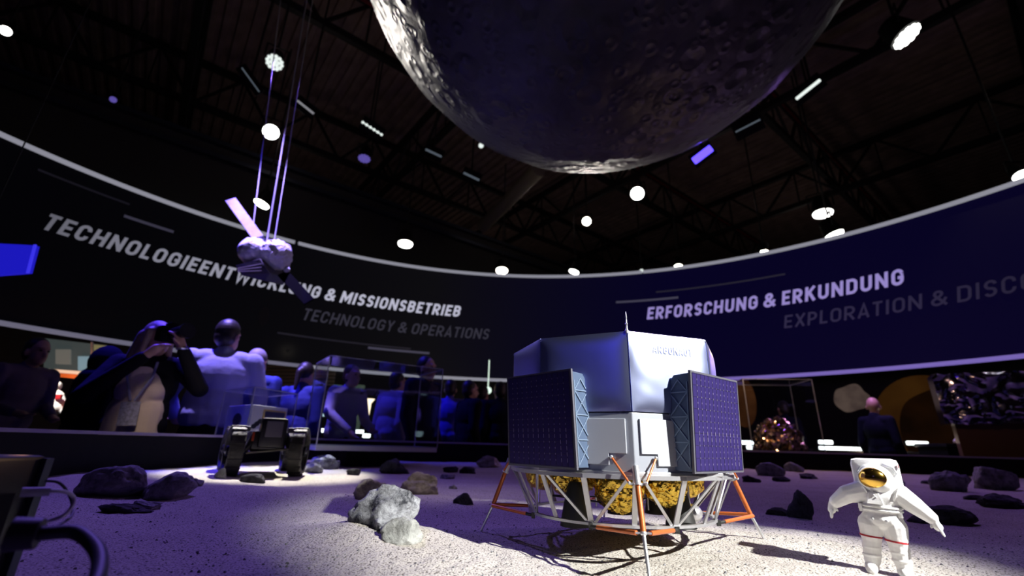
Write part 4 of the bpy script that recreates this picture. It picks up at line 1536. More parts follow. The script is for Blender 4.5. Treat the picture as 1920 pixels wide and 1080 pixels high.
def cable(pts, r, mat, label, plug=None):
    P = [Vector(p) for p in pts]
    out = []
    for i in range(len(P) - 1):
        p0, p1, p2, p3 = P[max(i - 1, 0)], P[i], P[i + 1], P[min(i + 2, len(P) - 1)]
        for k in range(8):
            t = k / 8
            out.append(.5 * ((2 * p1) + (-p0 + p2) * t + (2 * p0 - 5 * p1 + 4 * p2 - p3) * t * t + (-p0 + 3 * p1 - 3 * p2 + p3) * t ** 3))
    out.append(P[-1])
    m = MB(); m.tube(out, r, 10)
    o = m.build('cable', mat, smooth=180)
    tag(o, label, 'cable')
    if plug:
        m = MB(); m.cone(P[0], P[0] + (P[1] - P[0]) * plug, r * 2.3, r * 2.1, 12)
        m.build('plug', mat, o, smooth=50)
    return o


cable([at(40, 923, .56), at(112, 921, .58), at(136, 930, .60), at(136, 948, .60), at(118, 967, .59), at(85, 978, .58), at(40, 988, .55)], .0022, M['cable_white'], 'thin grey cable looping out from the black equipment box and back', .75)
cable([at(30, 905, .60), at(80, 902, .62), at(110, 905, .63), at(128, 925, .64), at(136, 950, .63), at(132, 970, .60), at(100, 990, .56)], .0016, M['cable_black'], 'thin black cable looping behind the thin grey one by the equipment box')
cable([at(20, 1002, .46), at(80, 1000, .47), at(140, 998, .48), at(175, 1022, .47), at(187, 1050, .45), at(182, 1085, .42), at(165, 1120, .40)], .0062, M['cable_black'], 'thick black cable bending down out of the lower left corner', .9)


# ================================================================== GLASS CASES
def glass_box(root, base, z0, h, th=.008):
    """base: four floor corners in root space, counter-clockwise"""
    n = 4
    c = sum((Vector((*b, 0)) for b in base), Vector()) / 4
    for i in range(n):
        a, b = Vector((*base[i], 0)), Vector((*base[(i + 1) % n], 0))
        nn = ((a + b) / 2 - c).normalized()
        m = MB()
        m.bar((a + b) / 2 * 0 + a + Vector((0, 0, z0 + h / 2)), b + Vector((0, 0, z0 + h / 2)), th, h)
        m.build('glass_pane', M['glass'], root)
    m = MB(); m.prism([tuple(b) for b in base], z0 + h, z0 + h + th); m.build('glass_lid', M['glass'], root)
    m = MB()
    for i in range(n):
        a, b = Vector((*base[i], 0)), Vector((*base[(i + 1) % n], 0))
        m.bar(a + Vector((0, 0, z0)), a + Vector((0, 0, z0 + h)), .007, .007)
        m.bar(a + Vector((0, 0, z0 + h)), b + Vector((0, 0, z0 + h)), .008, .006)
        m.bar(a + Vector((0, 0, z0)), b + Vector((0, 0, z0)), .006, .006)
    m.build('glass_edges', M['glass_edge'], root)


def rect(A, B, depth):
    A, B = Vector(A), Vector(B)
    d = (B - A).normalized()
    n = Vector((-d.y, d.x))
    return [A, B, B + n * depth, A + n * depth]


# large empty case
FL, FR = at(594, 828, 3.25), at(820, 834, 3.75)
c0 = Vector((FL.x, FL.y, E - .035))
big = empty('display_case', c0, 0, 'large empty clear display case on a grey base behind the ground, centre left', 'display case')
rc = [r_ - Vector((c0.x, c0.y)) for r_ in rect((FL.x, FL.y), (FR.x, FR.y), .46)]
glass_box(big, rc, .0, .615)
m = MB(); m.prism([tuple(r_) for r_ in rc], -.035, -.002); m.build('case_base', M['case_base'], big, bevel=.004)
m = MB(); cc = sum(rc, Vector((0, 0))) / 4; m.box((cc.x, cc.y, -.035 - .085), (.40, .16, .17), Euler((0, 0, math.atan2(rc[1].y, rc[1].x)))); m.build('pedestal', M['black'], big)
m = MB(); m.prism([tuple(cc + (r_ - cc) * .98) for r_ in rc], .40, .406); m.build('glass_shelf', M['glass'], big)
# satellite cube case
K, Lc, Rc = at(460, 815, 3.12), at(404, 812, 3.42), at(545, 813, 3.55)
c0 = Vector((K.x, K.y, E + .012))
cs = empty('display_case', c0, 0, 'small clear display case behind the rover holding a boxy satellite model', 'display case')
kk = [Vector((0, 0)), Vector((Rc.x - K.x, Rc.y - K.y)), Vector((Rc.x - K.x + Lc.x - K.x, Rc.y - K.y + Lc.y - K.y)), Vector((Lc.x - K.x, Lc.y - K.y))]
glass_box(cs, kk, .0, .315)
cc = sum(kk, Vector((0, 0))) / 4
m = MB(); m.box((cc.x - .13, cc.y + .01, -.012 - (E - .02) / 2), (.11, .11, E - .02)); m.build('pedestal', M['black'], cs)
dx, dy = kk[1], kk[3]
o2 = cc - dx * .40 - dy * .40
cube = empty('cube_satellite', c0 + Vector((o2.x, o2.y, .001)), 0, 'boxy grey and off-white satellite model with yellow framed solar panel inside the small case', 'satellite')
A0, A1, A2 = Vector((0, 0)), dx * .80, dy * .80
HB = .205
m = MB(); m.prism([tuple(v) for v in (A0, A1, A1 + A2, A2)], .0, HB); cb = m.build('satellite_box', pbr('off_white_box', (.55, .52, .50), .5), cube, bevel=.004)
nl = Vector((-A2.y, A2.x)).normalized()
if nl.dot(A1) > 0: nl = -nl
nr = Vector((A1.y, -A1.x)).normalized()
if nr.dot(A2) > 0: nr = -nr


def on_face(o, d, nn, pts, off, name, mat, parent):
    m = MB()
    L = d.length
    dn = d.normalized()
    f = [m.bm.verts.new((*(o + dn * (u * L) + nn * off), z)) for u, z in pts]
    b = [m.bm.verts.new((*(o + dn * (u * L)), z)) for u, z in pts]
    m.bm.faces.new(f); m.bm.faces.new(b[::-1])
    for k in range(len(pts)): m.bm.faces.new((f[k], b[k], b[(k + 1) % len(pts)], f[(k + 1) % len(pts)]))
    return m.build(name, mat, parent)


on_face(A0, A2, nl, [(.01, .004), (.99, .004), (.99, HB - .004), (.01, HB - .004)], .004, 'side_plate', pbr('grey_blue_plate', (.30, .34, .50), .5), cb)
on_face(A0, A2, nl, [(.50 + .17 * math.cos(t), .105 + .045 * math.sin(t)) for t in [2 * PI * k / 24 for k in range(24)]], .008, 'round_opening', M['dark_seam'], cb)
on_face(A0, A1, nr, [(.30, .02), (.95, .02), (.95, HB - .025), (.30, HB - .025)], .005, 'panel_frame', pbr('yellow_frame', (.50, .34, .10), .5), cb)
on_face(A0, A1, nr, [(.34, .03), (.91, .03), (.91, HB - .036), (.34, HB - .036)], .007, 'solar_cells', pbr('navy_cells', (.03, .03, .07), .3), cb)
# case on the right with crumpled foil
FL, FR = at(1412, 846, 5.35), at(1548, 848, 5.25)
c0 = Vector((FL.x, FL.y, E + .012))
rcase = empty('display_case', c0, 0, 'clear display case at right of the lander holding a crumpled gold foil object', 'display case')
rc = [r_ - Vector((c0.x, c0.y)) for r_ in rect((FL.x, FL.y), (FR.x, FR.y), .55)]
glass_box(rcase, rc, 0, .80)
cc = sum(rc, Vector((0, 0))) / 4
m = MB(); m.box((cc.x, cc.y + .18, -.012 - (E - .02) / 2), (.4, .12, E - .02)); m.build('pedestal', M['black'], rcase)
m = crumple(MB(), (0, 0, .0), (.255, .20, .32), 5, .30, 5)
for v in m.bm.verts: v.co.z = max(v.co.z, 0)
gf = m.build('foil_bundle', M['foil_crumple'], None, smooth=15, loc=(c0.x + cc.x - .0, c0.y + cc.y - .03, c0.z + .003))
tag(gf, 'crumpled shiny gold foil bundle inside the right display case', 'foil bundle')
# crumpled silver block, far right
fc = at(1858, 748, 4.95)
fb = empty('foil_block', (fc.x, fc.y, E + .012), rad(-35), 'silver crumpled foil covered block with bright glints at the far right', 'foil block')
m = MB()
NU = 60
zz0, zz1 = at(1858, 796, 4.95).z - E - .012, at(1858, 702, 4.95).z - E - .012


def crsurf(u, v, s_):
    return .09 * (abs(noise.noise(Vector((u * 4, v * 3, s_)))) + .5 * abs(noise.noise(Vector((u * 8, v * 6, s_ + 3)))))


g = [[m.bm.verts.new((-.45 + .9 * i / NU, -.15 - crsurf(i / NU, j / 40, 2), zz0 + (zz1 - zz0) * j / 40 + .02 * noise.noise(Vector((i * .2, j * .1, 5))))) for i in range(NU + 1)] for j in range(41)]
for j in range(40):
    for i in range(NU): m.bm.faces.new((g[j][i], g[j][i + 1], g[j + 1][i + 1], g[j + 1][i]))
bd = [g[0][k] for k in range(NU + 1)] + [g[j][NU] for j in range(1, 41)] + [g[40][k] for k in range(NU - 1, -1, -1)] + [g[j][0] for j in range(39, 0, -1)]
bk = [m.bm.verts.new((v.co.x, .15, v.co.z)) for v in bd]
for k in range(len(bd)): m.bm.faces.new((bd[k], bk[k], bk[(k + 1) % len(bd)], bd[(k + 1) % len(bd)]))
m.bm.faces.new(bk)
m.build('foil_cover', M['foil_silver'], fb, smooth=25)
m = MB(); m.box((0, .03, zz0 / 2), (.72, .2, zz0)); m.build('brown_stand', pbr('brown_stand', (.10, .045, .02), .5), fb)
m = MB(); m.box((0, .1, -.012 - (E - .01) / 2), (.6, .2, E - .01)); m.build('pedestal', M['black'], fb)
WF = at(1808, 823, 5.3)
wm = crumple(MB(), (0, 0, .0), (.10, .06, .08), 12, .3, 3)
for v in wm.bm.verts: v.co.z = max(v.co.z, 0)
tag(wm.build('paper_model', M['white_figure'], None, smooth=20, loc=(WF.x, WF.y, E + .155)), 'small white folded model on the counter left of the silver foil block', 'model')


# ================================================================== COUNTERS, LIGHT BARS, EXHIBITS BEHIND
def counter(px0, px1, Y, top, label, mat=None, dep=.4):
    a, b = at(px0, 820, Y), at(px1, 820, Y)
    t = empty('counter', ((a.x + b.x) / 2, Y + dep / 2, 0), 0, label, 'counter')
    m = MB(); m.box((0, 0, (top - .04) / 2), (abs(b.x - a.x), dep, top - .04)); m.build('counter_body', M['black'], t)
    m = MB(); m.box((0, 0, top - .02), (abs(b.x - a.x) + .04, dep + .04, .04), None, .005); m.build('counter_top', mat or M['black_gloss'], t)
    return t


counter(1375, 1760, 6.9, E + .06, 'long black counter before the planet wall, right of the lander')
counter(1770, 1990, 5.55, E + .15, 'black counter at the far right behind the silver foil block')
counter(560, 960, 8.2, E + .02, 'black counter seen through the large empty display case')
counter(60, 250, 6.3, E - .02, 'dark counter at the far left with a white figure on it')


def light_bar(px, py, w, h, Y, mat, label, group):
    c = at(px, py, Y)
    dz = h * Y * .80 / F
    t = empty('light_bar', c, 0, label, 'light bar', group)
    m = MB(); m.box((0, 0, 0), (w * Y * .945 / F, .03, dz), None, min(dz, .03) * .4); m.build('tube', mat, t, smooth=50)
    m = MB(); m.box((0, .035, -.005), (w * Y * .945 / F + .03, .04, dz + .01)); m.build('housing', M['black'], t)


GB = 'white counter light bars'
light_bar(1406, 830, 38, 8, 6.75, M['bar_white'], 'white light bar just right of the lander solar panel, upper of two', GB)
light_bar(1411, 839, 22, 8, 6.6, M['bar_white'], 'short white light bar just right of the lander solar panel, lower of two', GB)
light_bar(1548, 829, 26, 8, 6.75, M['bar_white'], 'short white light bar right of the gold foil case, upper of two', GB)
light_bar(1577, 841, 82, 7, 6.55, M['bar_white'], 'longest white light bar between the gold foil case and the bald man', GB)
light_bar(1720, 831, 40, 8, 6.75, M['bar_white'], 'white light bar right of the bald man in the navy jacket', GB)
light_bar(608, 778, 26, 6, 7.8, M['bar_pale'], 'faint pale light bar highest inside the large empty case', GB)
light_bar(606, 807, 32, 8, 7.8, M['bar_white'], 'white light bar at the left edge of the large empty case', GB)
light_bar(664, 809, 36, 7, 7.8, M['bar_white'], 'white light bar near the middle of the large empty case', GB)
light_bar(687, 817, 14, 8, 7.7, M['bar_white'], 'shortest bright light bar near the base of the large empty case', GB)
light_bar(530, 804, 26, 14, 5.2, M['bar_pale'], 'thick pale blue light bar between rover and small case', GB)

# wall behind the right side with printed planets
m = MB()
WR0 = 9.4
def wp(th, h, i=0): return Vector((RCX + (WR0 - i) * math.sin(th), RCY + (WR0 - i) * math.cos(th), h + E))
for i in range(60):
    a, b = .22 + 1.6 * i / 60, .22 + 1.6 * (i + 1) / 60
    I = [wp(a, -E), wp(a, 1.9), wp(a, 1.9, -.1), wp(a, -E, -.1)]; J = [wp(b, -E), wp(b, 1.9), wp(b, 1.9, -.1), wp(b, -E, -.1)]
    for k in range(4): m.quad([I[k], I[(k + 1) % 4], J[(k + 1) % 4], J[k]])
    if i == 0: m.quad(I)
    if i == 59: m.quad(J)
bmesh.ops.remove_doubles(m.bm, verts=m.bm.verts[:], dist=1e-5)
wc = wp(.95, -E)
mural = empty('planet_mural', wc, 0, 'dark curved backlit wall picture with brown planets, behind the right side', 'wall picture')
pinv(m.build('picture_panel', pbr('mural_black', (.0015, .0015, .002), .95), None), mural)


def wall_ang(px, py):
    d = ray(px, py)
    a = d.x ** 2 + d.y ** 2; b = -2 * (d.x * RCX + d.y * RCY); c = RCX ** 2 + RCY ** 2 - WR0 ** 2
    t = (-b + math.sqrt(b * b - 4 * a * c)) / (2 * a)
    p = d * t
    return math.atan2(p.x - RCX, p.y - RCY), p.z


def print_mat(name, c1, c2, scale, s):
    m = bpy.data.materials.new(name)
    t, b = nt(m)
    tc = t.nodes.new('ShaderNodeTexCoord')
    n = t.nodes.new('ShaderNodeTexNoise'); n.inputs['Scale'].default_value = scale; n.inputs['Detail'].default_value = 7
    cr = t.nodes.new('ShaderNodeValToRGB')
    cr.color_ramp.elements[0].position = .35; cr.color_ramp.elements[0].color = (*c1, 1)
    cr.color_ramp.elements[1].position = .65; cr.color_ramp.elements[1].color = (*c2, 1)
    t.links.new(tc.outputs['Object'], n.inputs['Vector']); t.links.new(n.outputs['Fac'], cr.inputs['Fac'])
    t.links.new(cr.outputs['Color'], b.inputs['Emission Color']); b.inputs['Emission Strength'].default_value = s
    b.inputs['Base Color'].default_value = (.003, .002, .001, 1)
    b.inputs['Specular IOR Level'].default_value = 0
    return m


def planet(px, py, rx, ry, mat, name, irr=0, lay=.03):
    t0, h0 = wall_ang(px, py)
    t1, _ = wall_ang(px + rx, py); _, h1 = wall_ang(px, py - ry)
    m = MB()
    pts = []
    for k in range(48):
        a = 2 * PI * k / 48
        r = 1 + irr * noise.noise(Vector((math.cos(a) * 1.3, math.sin(a) * 1.3, 4)))
        pts.append(wp(t0 + (t1 - t0) * math.cos(a) * r, h0 + (h1 - h0) * math.sin(a) * r, lay))
    cv = m.bm.verts.new(wp(t0, h0, lay)); vv = [m.bm.verts.new(p) for p in pts]
    for k in range(48): m.bm.faces.new((cv, vv[k], vv[(k + 1) % 48]))
    pinv(m.build(name, mat, None), mural)


planet(1748, 806, 124, 104, print_mat('rust_planet', (.030, .010, .003), (.075, .030, .006), 1.0, .40), 'printed_rust_planet')
planet(1392, 752, 26, 48, print_mat('brown_planet', (.05, .016, .006), (.10, .035, .012), 2.5, .5), 'printed_brown_planet')
planet(1596, 748, 34, 26, print_mat('tan_moon', (.09, .06, .055), (.17, .12, .10), 3.5, .42), 'printed_tan_moon', .25, .04)
planet(1775, 812, 96, 84, print_mat('rust_dark', (.008, .0035, .0015), (.020, .007, .002), 1.8, .4), 'printed_planet_shadow', .1, .04)

# left exhibits
c0 = at(140, 668, 6.6)
cabn = empty('exhibit_cabinet', (c0.x, c0.y + .2, 0), 0, 'lit exhibit cabinet with grey shapes behind glass, far left under the screen', 'cabinet')
def lc(px, py, dy=0):
    p = at(px, py, 6.6 + dy); return p - cabn.location
def face4(px0, px1, y0l, y0r, y1l, y1r, dy=0):
    return [lc(px0, y1l, dy), lc(px1, y1r, dy), lc(px1, y0r, dy), lc(px0, y0l, dy)]
def solid(q, dv, name, mat, parent):
    m = MB(); f = [m.bm.verts.new(v) for v in q]; b = [m.bm.verts.new(v + dv) for v in q]
    m.bm.faces.new(f); m.bm.faces.new(b[::-1])
    for k in range(len(q)): m.bm.faces.new((f[k], b[k], b[(k + 1) % len(q)], f[(k + 1) % len(q)]))
    return m.build(name, mat, parent)
DV = Vector((0, .08, 0))
solid(face4(82, 202, 634, 648, 692, 702), DV, 'back_panel', M['monitor'], cabn)
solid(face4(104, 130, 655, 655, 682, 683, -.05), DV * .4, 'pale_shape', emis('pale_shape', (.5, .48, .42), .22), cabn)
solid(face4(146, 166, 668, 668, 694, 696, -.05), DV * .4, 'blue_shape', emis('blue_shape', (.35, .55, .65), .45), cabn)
solid(face4(170, 173, 640, 642, 698, 698, -.08), DV * .3, 'frame_post', M['case_base'], cabn)
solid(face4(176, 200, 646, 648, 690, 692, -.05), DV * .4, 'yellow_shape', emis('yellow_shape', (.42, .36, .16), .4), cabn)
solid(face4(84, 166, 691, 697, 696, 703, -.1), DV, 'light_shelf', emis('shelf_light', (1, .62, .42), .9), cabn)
solid(face4(84, 166, 697, 704, 704, 712, -.1), DV, 'orange_shelf', M['shelf_orange'], cabn)
m = MB(); m.box((0, .1, .4), (.5, .3, .8)); m.build('cabinet_base', M['black'], cabn)
c0 = at(106, 775, 6.2)
fig = empty('white_display_figure', c0, 0, 'brightly lit white space-suit figure on the far left counter', 'figure')
m = MB()
def fl(px, py, d=0): return at(px, py, 6.2 + d) - c0
k_ = 6.2 / F
m.ell(fl(106, 724), (8 * k_, 8 * k_, 9 * k_)); m.cap(fl(108, 742), fl(110, 765), 9 * k_, 11 * k_); m.cap(fl(100, 740), fl(92, 760), 4 * k_, 3.5 * k_); m.cap(fl(115, 740), fl(120, 756), 4 * k_, 3.5 * k_)
m.cap(fl(104, 765), fl(94, 776), 7 * k_, 5 * k_); m.cap(fl(114, 765), fl(120, 774), 7 * k_, 5 * k_)
blob('figure_body', m, M['white_figure'], fig, .012, 2)
m = MB(); m.box(fl(110, 744, -.07), (10 * k_, .03, 8 * k_)); m.build('red_chest_patch', M['red'], fig)
spot('figure_spot', (fig.location.x - .3, fig.location.y - .8, 1.6), (fig.location.x, fig.location.y, c0.z - E), 300, (1, .92, .85), 30, .5, .03)
c0 = at(139, 760, 6.2)
m = MB(); m.ell((0, 0, 0), (.022, .022, .062)); m.cone((0, 0, -.06), (0, 0, -.14), .02, .03, 12)
tag(m.build('orange_lamp', M['orange_glow'], None, smooth=180, loc=c0), 'small glowing orange lamp right of the white display figure', 'lamp')
c0 = at(692, 752, 8.6)
lampt = empty('standing_lamp', (c0.x, c0.y, E + .02), 0, 'warm glowing T-shaped standing light seen through the large case', 'lamp')
z1, z0 = at(692, 748, 8.6).z - lampt.location.z, at(692, 778, 8.6).z - lampt.location.z
m = MB(); m.cone((0, 0, z1 - .07), (0, 0, z1), .05, .10, 20); m.build('lamp_shade', M['warm_glow'], lampt)
m = MB(); m.cone((0, 0, z0), (0, 0, z1 - .07), .035, .045, 16); m.build('lamp_stem', M['warm_glow'], lampt)
m = MB(); m.cone((0, 0, 0), (0, 0, z0), .03, .03, 12); m.build('lamp_foot', M['black'], lampt)
c0 = at(915, 732, 9.0)
m = MB(); m.ell((0, 0, 0), (.07, .05, .07)); m.cone((0, 0, 0), (0, 0, .6), .01, .01, 8)
tag(m.build('round_lamp', emis('pale_green_lamp', (.75, .95, .80), 1.2), None, smooth=180, loc=c0), 'small pale green round light behind the crowd left of the lander', 'lamp')
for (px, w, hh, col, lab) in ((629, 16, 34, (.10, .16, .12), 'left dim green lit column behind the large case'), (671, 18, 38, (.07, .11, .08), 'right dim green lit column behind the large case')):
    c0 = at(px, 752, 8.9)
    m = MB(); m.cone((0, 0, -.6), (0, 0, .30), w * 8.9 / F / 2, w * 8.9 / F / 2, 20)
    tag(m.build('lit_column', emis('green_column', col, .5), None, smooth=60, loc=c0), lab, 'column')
# slatted wall behind the crowd
c0 = at(528, 705, 9.6)
slt = empty('slatted_screen', (c0.x, c0.y, 0), rad(-8), 'brown horizontal slat screen below the ring screen, behind the man in the blue suit', 'slat screen')
m = MB()
for k in range(14):
    m.box((0, 0, E + .55 + k * .075), (2.4, .04, .05))
m.build('slats', pbr('olive_slats', (.30, .26, .17), .6), slt)
m = MB(); m.box((-1.2, .03, .95), (.06, .06, 1.9)); m.box((1.2, .03, .95), (.06, .06, 1.9)); m.build('posts', M['black'], slt)
point('slat_light', (-4.3, 8.6, 1.6), 6, (1, .85, .6), .1)

# ================================================================== PEOPLE
SKIN = pbr('skin', (.55, .32, .24), .5)
HAIR = dict(blond=pbr('blond_hair', (.55, .42, .28), .5, bump=.4, bscale=60), dark=pbr('dark_hair', (.02, .015, .012), .5), grey=pbr('grey_hair', (.30, .28, .27), .6), brown=pbr('brown_hair', (.07, .04, .025), .5))
CL = {}


def cloth(name, col, rough=.85):
    if name not in CL:
        CL[name] = pbr(name, col, rough, bump=.10, bscale=14)
        CL[name].node_tree.nodes['Principled BSDF'].inputs['Specular IOR Level'].default_value = .12
    return CL[name]


SHOE = pbr('dark_shoes', (.015, .014, .014), .5)


def person(px, ytop, Y, facing, label, top, trousers, hair='dark', hairstyle='short', yaw=0, lean=0, arms=None, vox=.012, extra=None, wide=1.0, coat=False, bald=False, open_front=None, tilt=0):
    """arms: {-1: (elbow, wrist), 1: (elbow, wrist)} in body space for a 1.75 m person; body faces -Y, -1 is its right side"""
    hp = at(px, ytop, Y)
    s = hp.z / 1.75
    t = empty('person', (hp.x, Y, 0), rad(facing), label, 'person')
    V = lambda x, y, z: Vector((x * s, (y - lean * max(0, z - .95)) * s, z * s))
    arms = arms or {}
    A = {}
    for sg in (-1, 1):
        el, wr = arms.get(sg, ((sg * .228, .03, 1.13), (sg * .225, -.07, .89)))
        A[sg] = (V(sg * .185 * wide, .0, 1.425), V(*el), V(*wr))
    R_ = Matrix.Rotation(rad(yaw), 4, 'Z') @ Matrix.Rotation(rad(tilt), 4, 'X')
    hc = V(0, -.015, 1.615)
    HP = lambda x, y, z: hc + (R_ @ Vector((x * s, y * s, z * s)))
    rotH = Euler((rad(tilt), 0, rad(yaw)))
    # ---- body: head with face, neck, trunk, arms, hands with fingers, legs in one skin
    m = MB()
    m.ell(HP(0, .012, .030), (.076 * s, .094 * s, .098 * s), rotH)                 # cranium
    m.ell(HP(0, -.030, -.045), (.058 * s, .062 * s, .078 * s), rotH)               # face and jaw
    m.ell(HP(0, -.066, -.098), (.026 * s, .022 * s, .020 * s), rotH)               # chin
    m.cap(HP(0, -.086, .012), HP(0, -.108, -.034), .010 * s, .016 * s, 8)          # nose
    m.ell(HP(0, -.078, .036), (.050 * s, .018 * s, .012 * s), rotH)                # brow
    m.ell(HP(0, -.090, -.066), (.026 * s, .010 * s, .010 * s), rotH)               # lips
    for sg in (-1, 1): m.ell(HP(sg * .078, .010, -.012), (.012 * s, .022 * s, .034 * s), rotH)
    m.cap(V(0, .02, 1.44), hc - Vector((0, -.005, .07 * s)), .056 * s, .052 * s)
    m.ell(V(0, .0, 1.28), (.155 * s, .10 * s, .19 * s)); m.ell(V(0, 0, 1.02), (.145 * s, .10 * s, .16 * s))
    for sg in (-1, 1):
        sh, el, wr = A[sg]
        m.cap(V(0, 0, 1.41), sh, .055 * s, .05 * s)
        m.cap(sh, el, .048 * s, .038 * s); m.cap(el, wr, .038 * s, .026 * s)
        d = (wr - el).normalized()
        sd = d.cross(Vector((0, 0, 1)))
        if sd.length < .1: sd = d.cross(Vector((1, 0, 0)))
        if abs(d.z) > .7: sd = Vector((0, 1, 0)) - d * d.y
        sd.normalize()
        pn = d.cross(sd).normalized() * (1 if d.cross(sd).x * sg < 0 else -1)
        pal = wr + d * .055 * s
        m.cap(wr, pal + d * .015 * s, .028 * s, .034 * s)
        for k in range(4):
            b0 = pal + sd * (k - 1.5) * .019 * s + d * .03 * s
            l = (.062, .072, .068, .052)[k] * s
            mid = b0 + (d + pn * .25).normalized() * l * .55
            tip = mid + (d + pn * .9).normalized() * l * .5
            m.cap(b0, mid, .0095 * s, .009 * s, 8); m.cap(mid, tip, .009 * s, .0078 * s, 8)
        tb = wr + d * .03 * s - sd * .028 * s
        m.cap(tb, tb + (d - sd * .7 + pn * .3).normalized() * .06 * s, .011 * s, .009 * s, 8)
        m.cap(V(sg * .085, 0, .93), V(sg * .095, -.005, .50), .075 * s, .05 * s); m.cap(V(sg * .095, -.005, .50), V(sg * .10, .02, .09), .048 * s, .034 * s)
        m.cap(V(sg * .10, .03, .045), V(sg * .11, -.12, .035), .038 * s, .03 * s)
    blob('body', m, SKIN, t, min(vox, .011), 2)
    # ---- upper garment with sleeves
    m = MB()
    w = wide
    hem = .70 if coat else .90
    m.ell(V(0, .005, 1.30), (.195 * s * w, .128 * s * w, .20 * s)); m.ell(V(0, .0, 1.10), (.180 * s * w, .125 * s * w, .22 * s)); m.cap(V(-.05, 0, 1.02), V(-.06, 0, hem + .12), .13 * s * w, .125 * s * w); m.cap(V(.05, 0, 1.02), V(.06, 0, hem + .12), .13 * s * w, .125 * s * w)
    m.cap(V(-.12, .005, 1.425), V(.12, .005, 1.425), .075 * s * w, .075 * s * w)
    m.cap(V(0, .015, 1.44), V(0, .012, 1.485), .078 * s, .066 * s)
    for sg in (-1, 1):
        sh, el, wr = A[sg]
        m.cap(sh, el, .072 * s * w, .056 * s * w); m.cap(el, el + (wr - el) * .94, .056 * s * w, .042 * s * w)
    blob('jacket' if coat or open_front else 'top', m, top, t, vox, 3)
    if open_front:
        m = MB()
        m.ell(V(0, -.030, 1.24), (.150 * s, .120 * s, .21 * s)); m.cap(V(-.05, -.03, 1.12), V(-.055, -.03, .96), .115 * s, .112 * s); m.cap(V(.05, -.03, 1.12), V(.055, -.03, .96), .115 * s, .112 * s); m.ell(V(-.06, -.06, 1.24), (.085 * s, .085 * s, .09 * s)); m.ell(V(.06, -.06, 1.24), (.085 * s, .085 * s, .09 * s))
        blob('sweater', m, open_front, t, vox, 3)
    # ---- trousers and shoes
    m = MB()
    m.ell(V(0, 0, .93), (.172 * s, .122 * s, .12 * s))
    for sg in (-1, 1):
        m.cap(V(sg * .085, 0, .90), V(sg * .095, -.005, .50), .098 * s, .072 * s); m.cap(V(sg * .095, -.005, .50), V(sg * .10, .015, .07), .070 * s, .058 * s)
    blob('trousers', m, trousers, t, vox + .003, 2)
    for sg in (-1, 1):
        m = MB(); m.cap(V(sg * .10, .035, .045), V(sg * .112, -.13, .038), .046 * s, .038 * s); blob('shoe', m, SHOE, t, .012, 1)
    # ---- hair
    if not bald:
        m = MB()
        m.ell(HP(0, .030, .044), (.086 * s, .094 * s, .098 * s), rotH)
        if hairstyle == 'long':
            for xx in (-.062, .0, .062):
                m.cap(HP(xx, .055, .02), HP(xx * 1.5, .085, -.16), .046 * s, .040 * s)
                m.cap(HP(xx * 1.5, .085, -.16), V(xx * 1.5 - .03, .10, 1.33), .042 * s, .022 * s)
            for sg in (-1, 1): m.cap(HP(sg * .072, -.02, .05), HP(sg * .088, .01, -.14), .024 * s, .026 * s)
        elif hairstyle == 'tail':
            m.ell(HP(0, .115, .03), (.035 * s, .035 * s, .04 * s)); m.cap(HP(0, .13, .02), HP(0, .15, -.16), .035 * s, .018 * s)
        elif hairstyle == 'hood':
            m.ell(HP(0, .03, -.01), (.125 * s, .13 * s, .15 * s)); m.ell(V(0, .07, 1.46), (.15 * s, .10 * s, .09 * s))
        else:
            m.ell(HP(0, .045, -.01), (.078 * s, .078 * s, .08 * s), rotH)
        hm = HAIR[hair] if hairstyle != 'hood' else top
        blob('hood' if hairstyle == 'hood' else 'hair', m, hm, t, vox * .8, 2)
    for sg in (-1, 1):
        m = MB(); m.ell(HP(sg * .030, -.080, .012), (.011 * s, .008 * s, .008 * s), rotH); m.build('eye', SHOE, t, smooth=180)
    if extra: extra(t, V, HP, s, A)
    return t


navy = cloth('navy_cloth', (.008, .010, .024))
blk = cloth('black_cloth', (.008, .008, .012))
jean = cloth('dark_trousers', (.02, .022, .035))


def woman_extra(t, V, HP, s, A):
    # camera with lens held to the eye
    c = HP(.0, -.135, .012)
    d = (HP(0, -1, 0) - HP(0, 0, 0)).normalized()
    sd = (HP(1, 0, 0) - HP(0, 0, 0)).normalized()
    rot = Matrix((sd, -d, sd.cross(-d))).transposed().to_4x4()
    m = MB(); m.box(c, (.15, .075, .10), rot, .012); m.box(c + Vector((0, 0, .062)), (.06, .07, .035), rot, .008)
    cm = m.build('camera_body', M['black'], t, smooth=40)
    m = MB(); m.cone(c + d * .03, c + d * .18, .040, .044, 20); m.cone(c + d * .18, c + d * .20, .050, .052, 20); m.build('camera_lens', M['black_gloss'], cm, smooth=40)
    # lanyard and badge
    m = MB(); m.tube([V(-.06, -.10, 1.44), V(-.07, -.155, 1.33), V(-.005, -.175, 1.17)], .008 * s, 6); m.tube([V(.06, -.10, 1.44), V(.07, -.155, 1.33), V(.015, -.175, 1.17)], .008 * s, 6)
    ly = m.build('lanyard', cloth('lanyard_grey', (.35, .35, .5)), t)
    m = MB(); m.box(V(.005, -.172, 1.09), (.105 * s, .006, .15 * s), Euler((0, rad(-4), 0))); bd = m.build('badge', pbr('badge_card', (.42, .42, .55), .5, var=.4, vscale=60), ly)
    w = A[1][2]
    m = MB(); m.tube([w + Vector((math.cos(k * PI / 6) * .034, math.sin(k * PI / 6) * .034, 0)) for k in range(13)], .008, 6); m.build('bracelet', M['alu_white'], t)


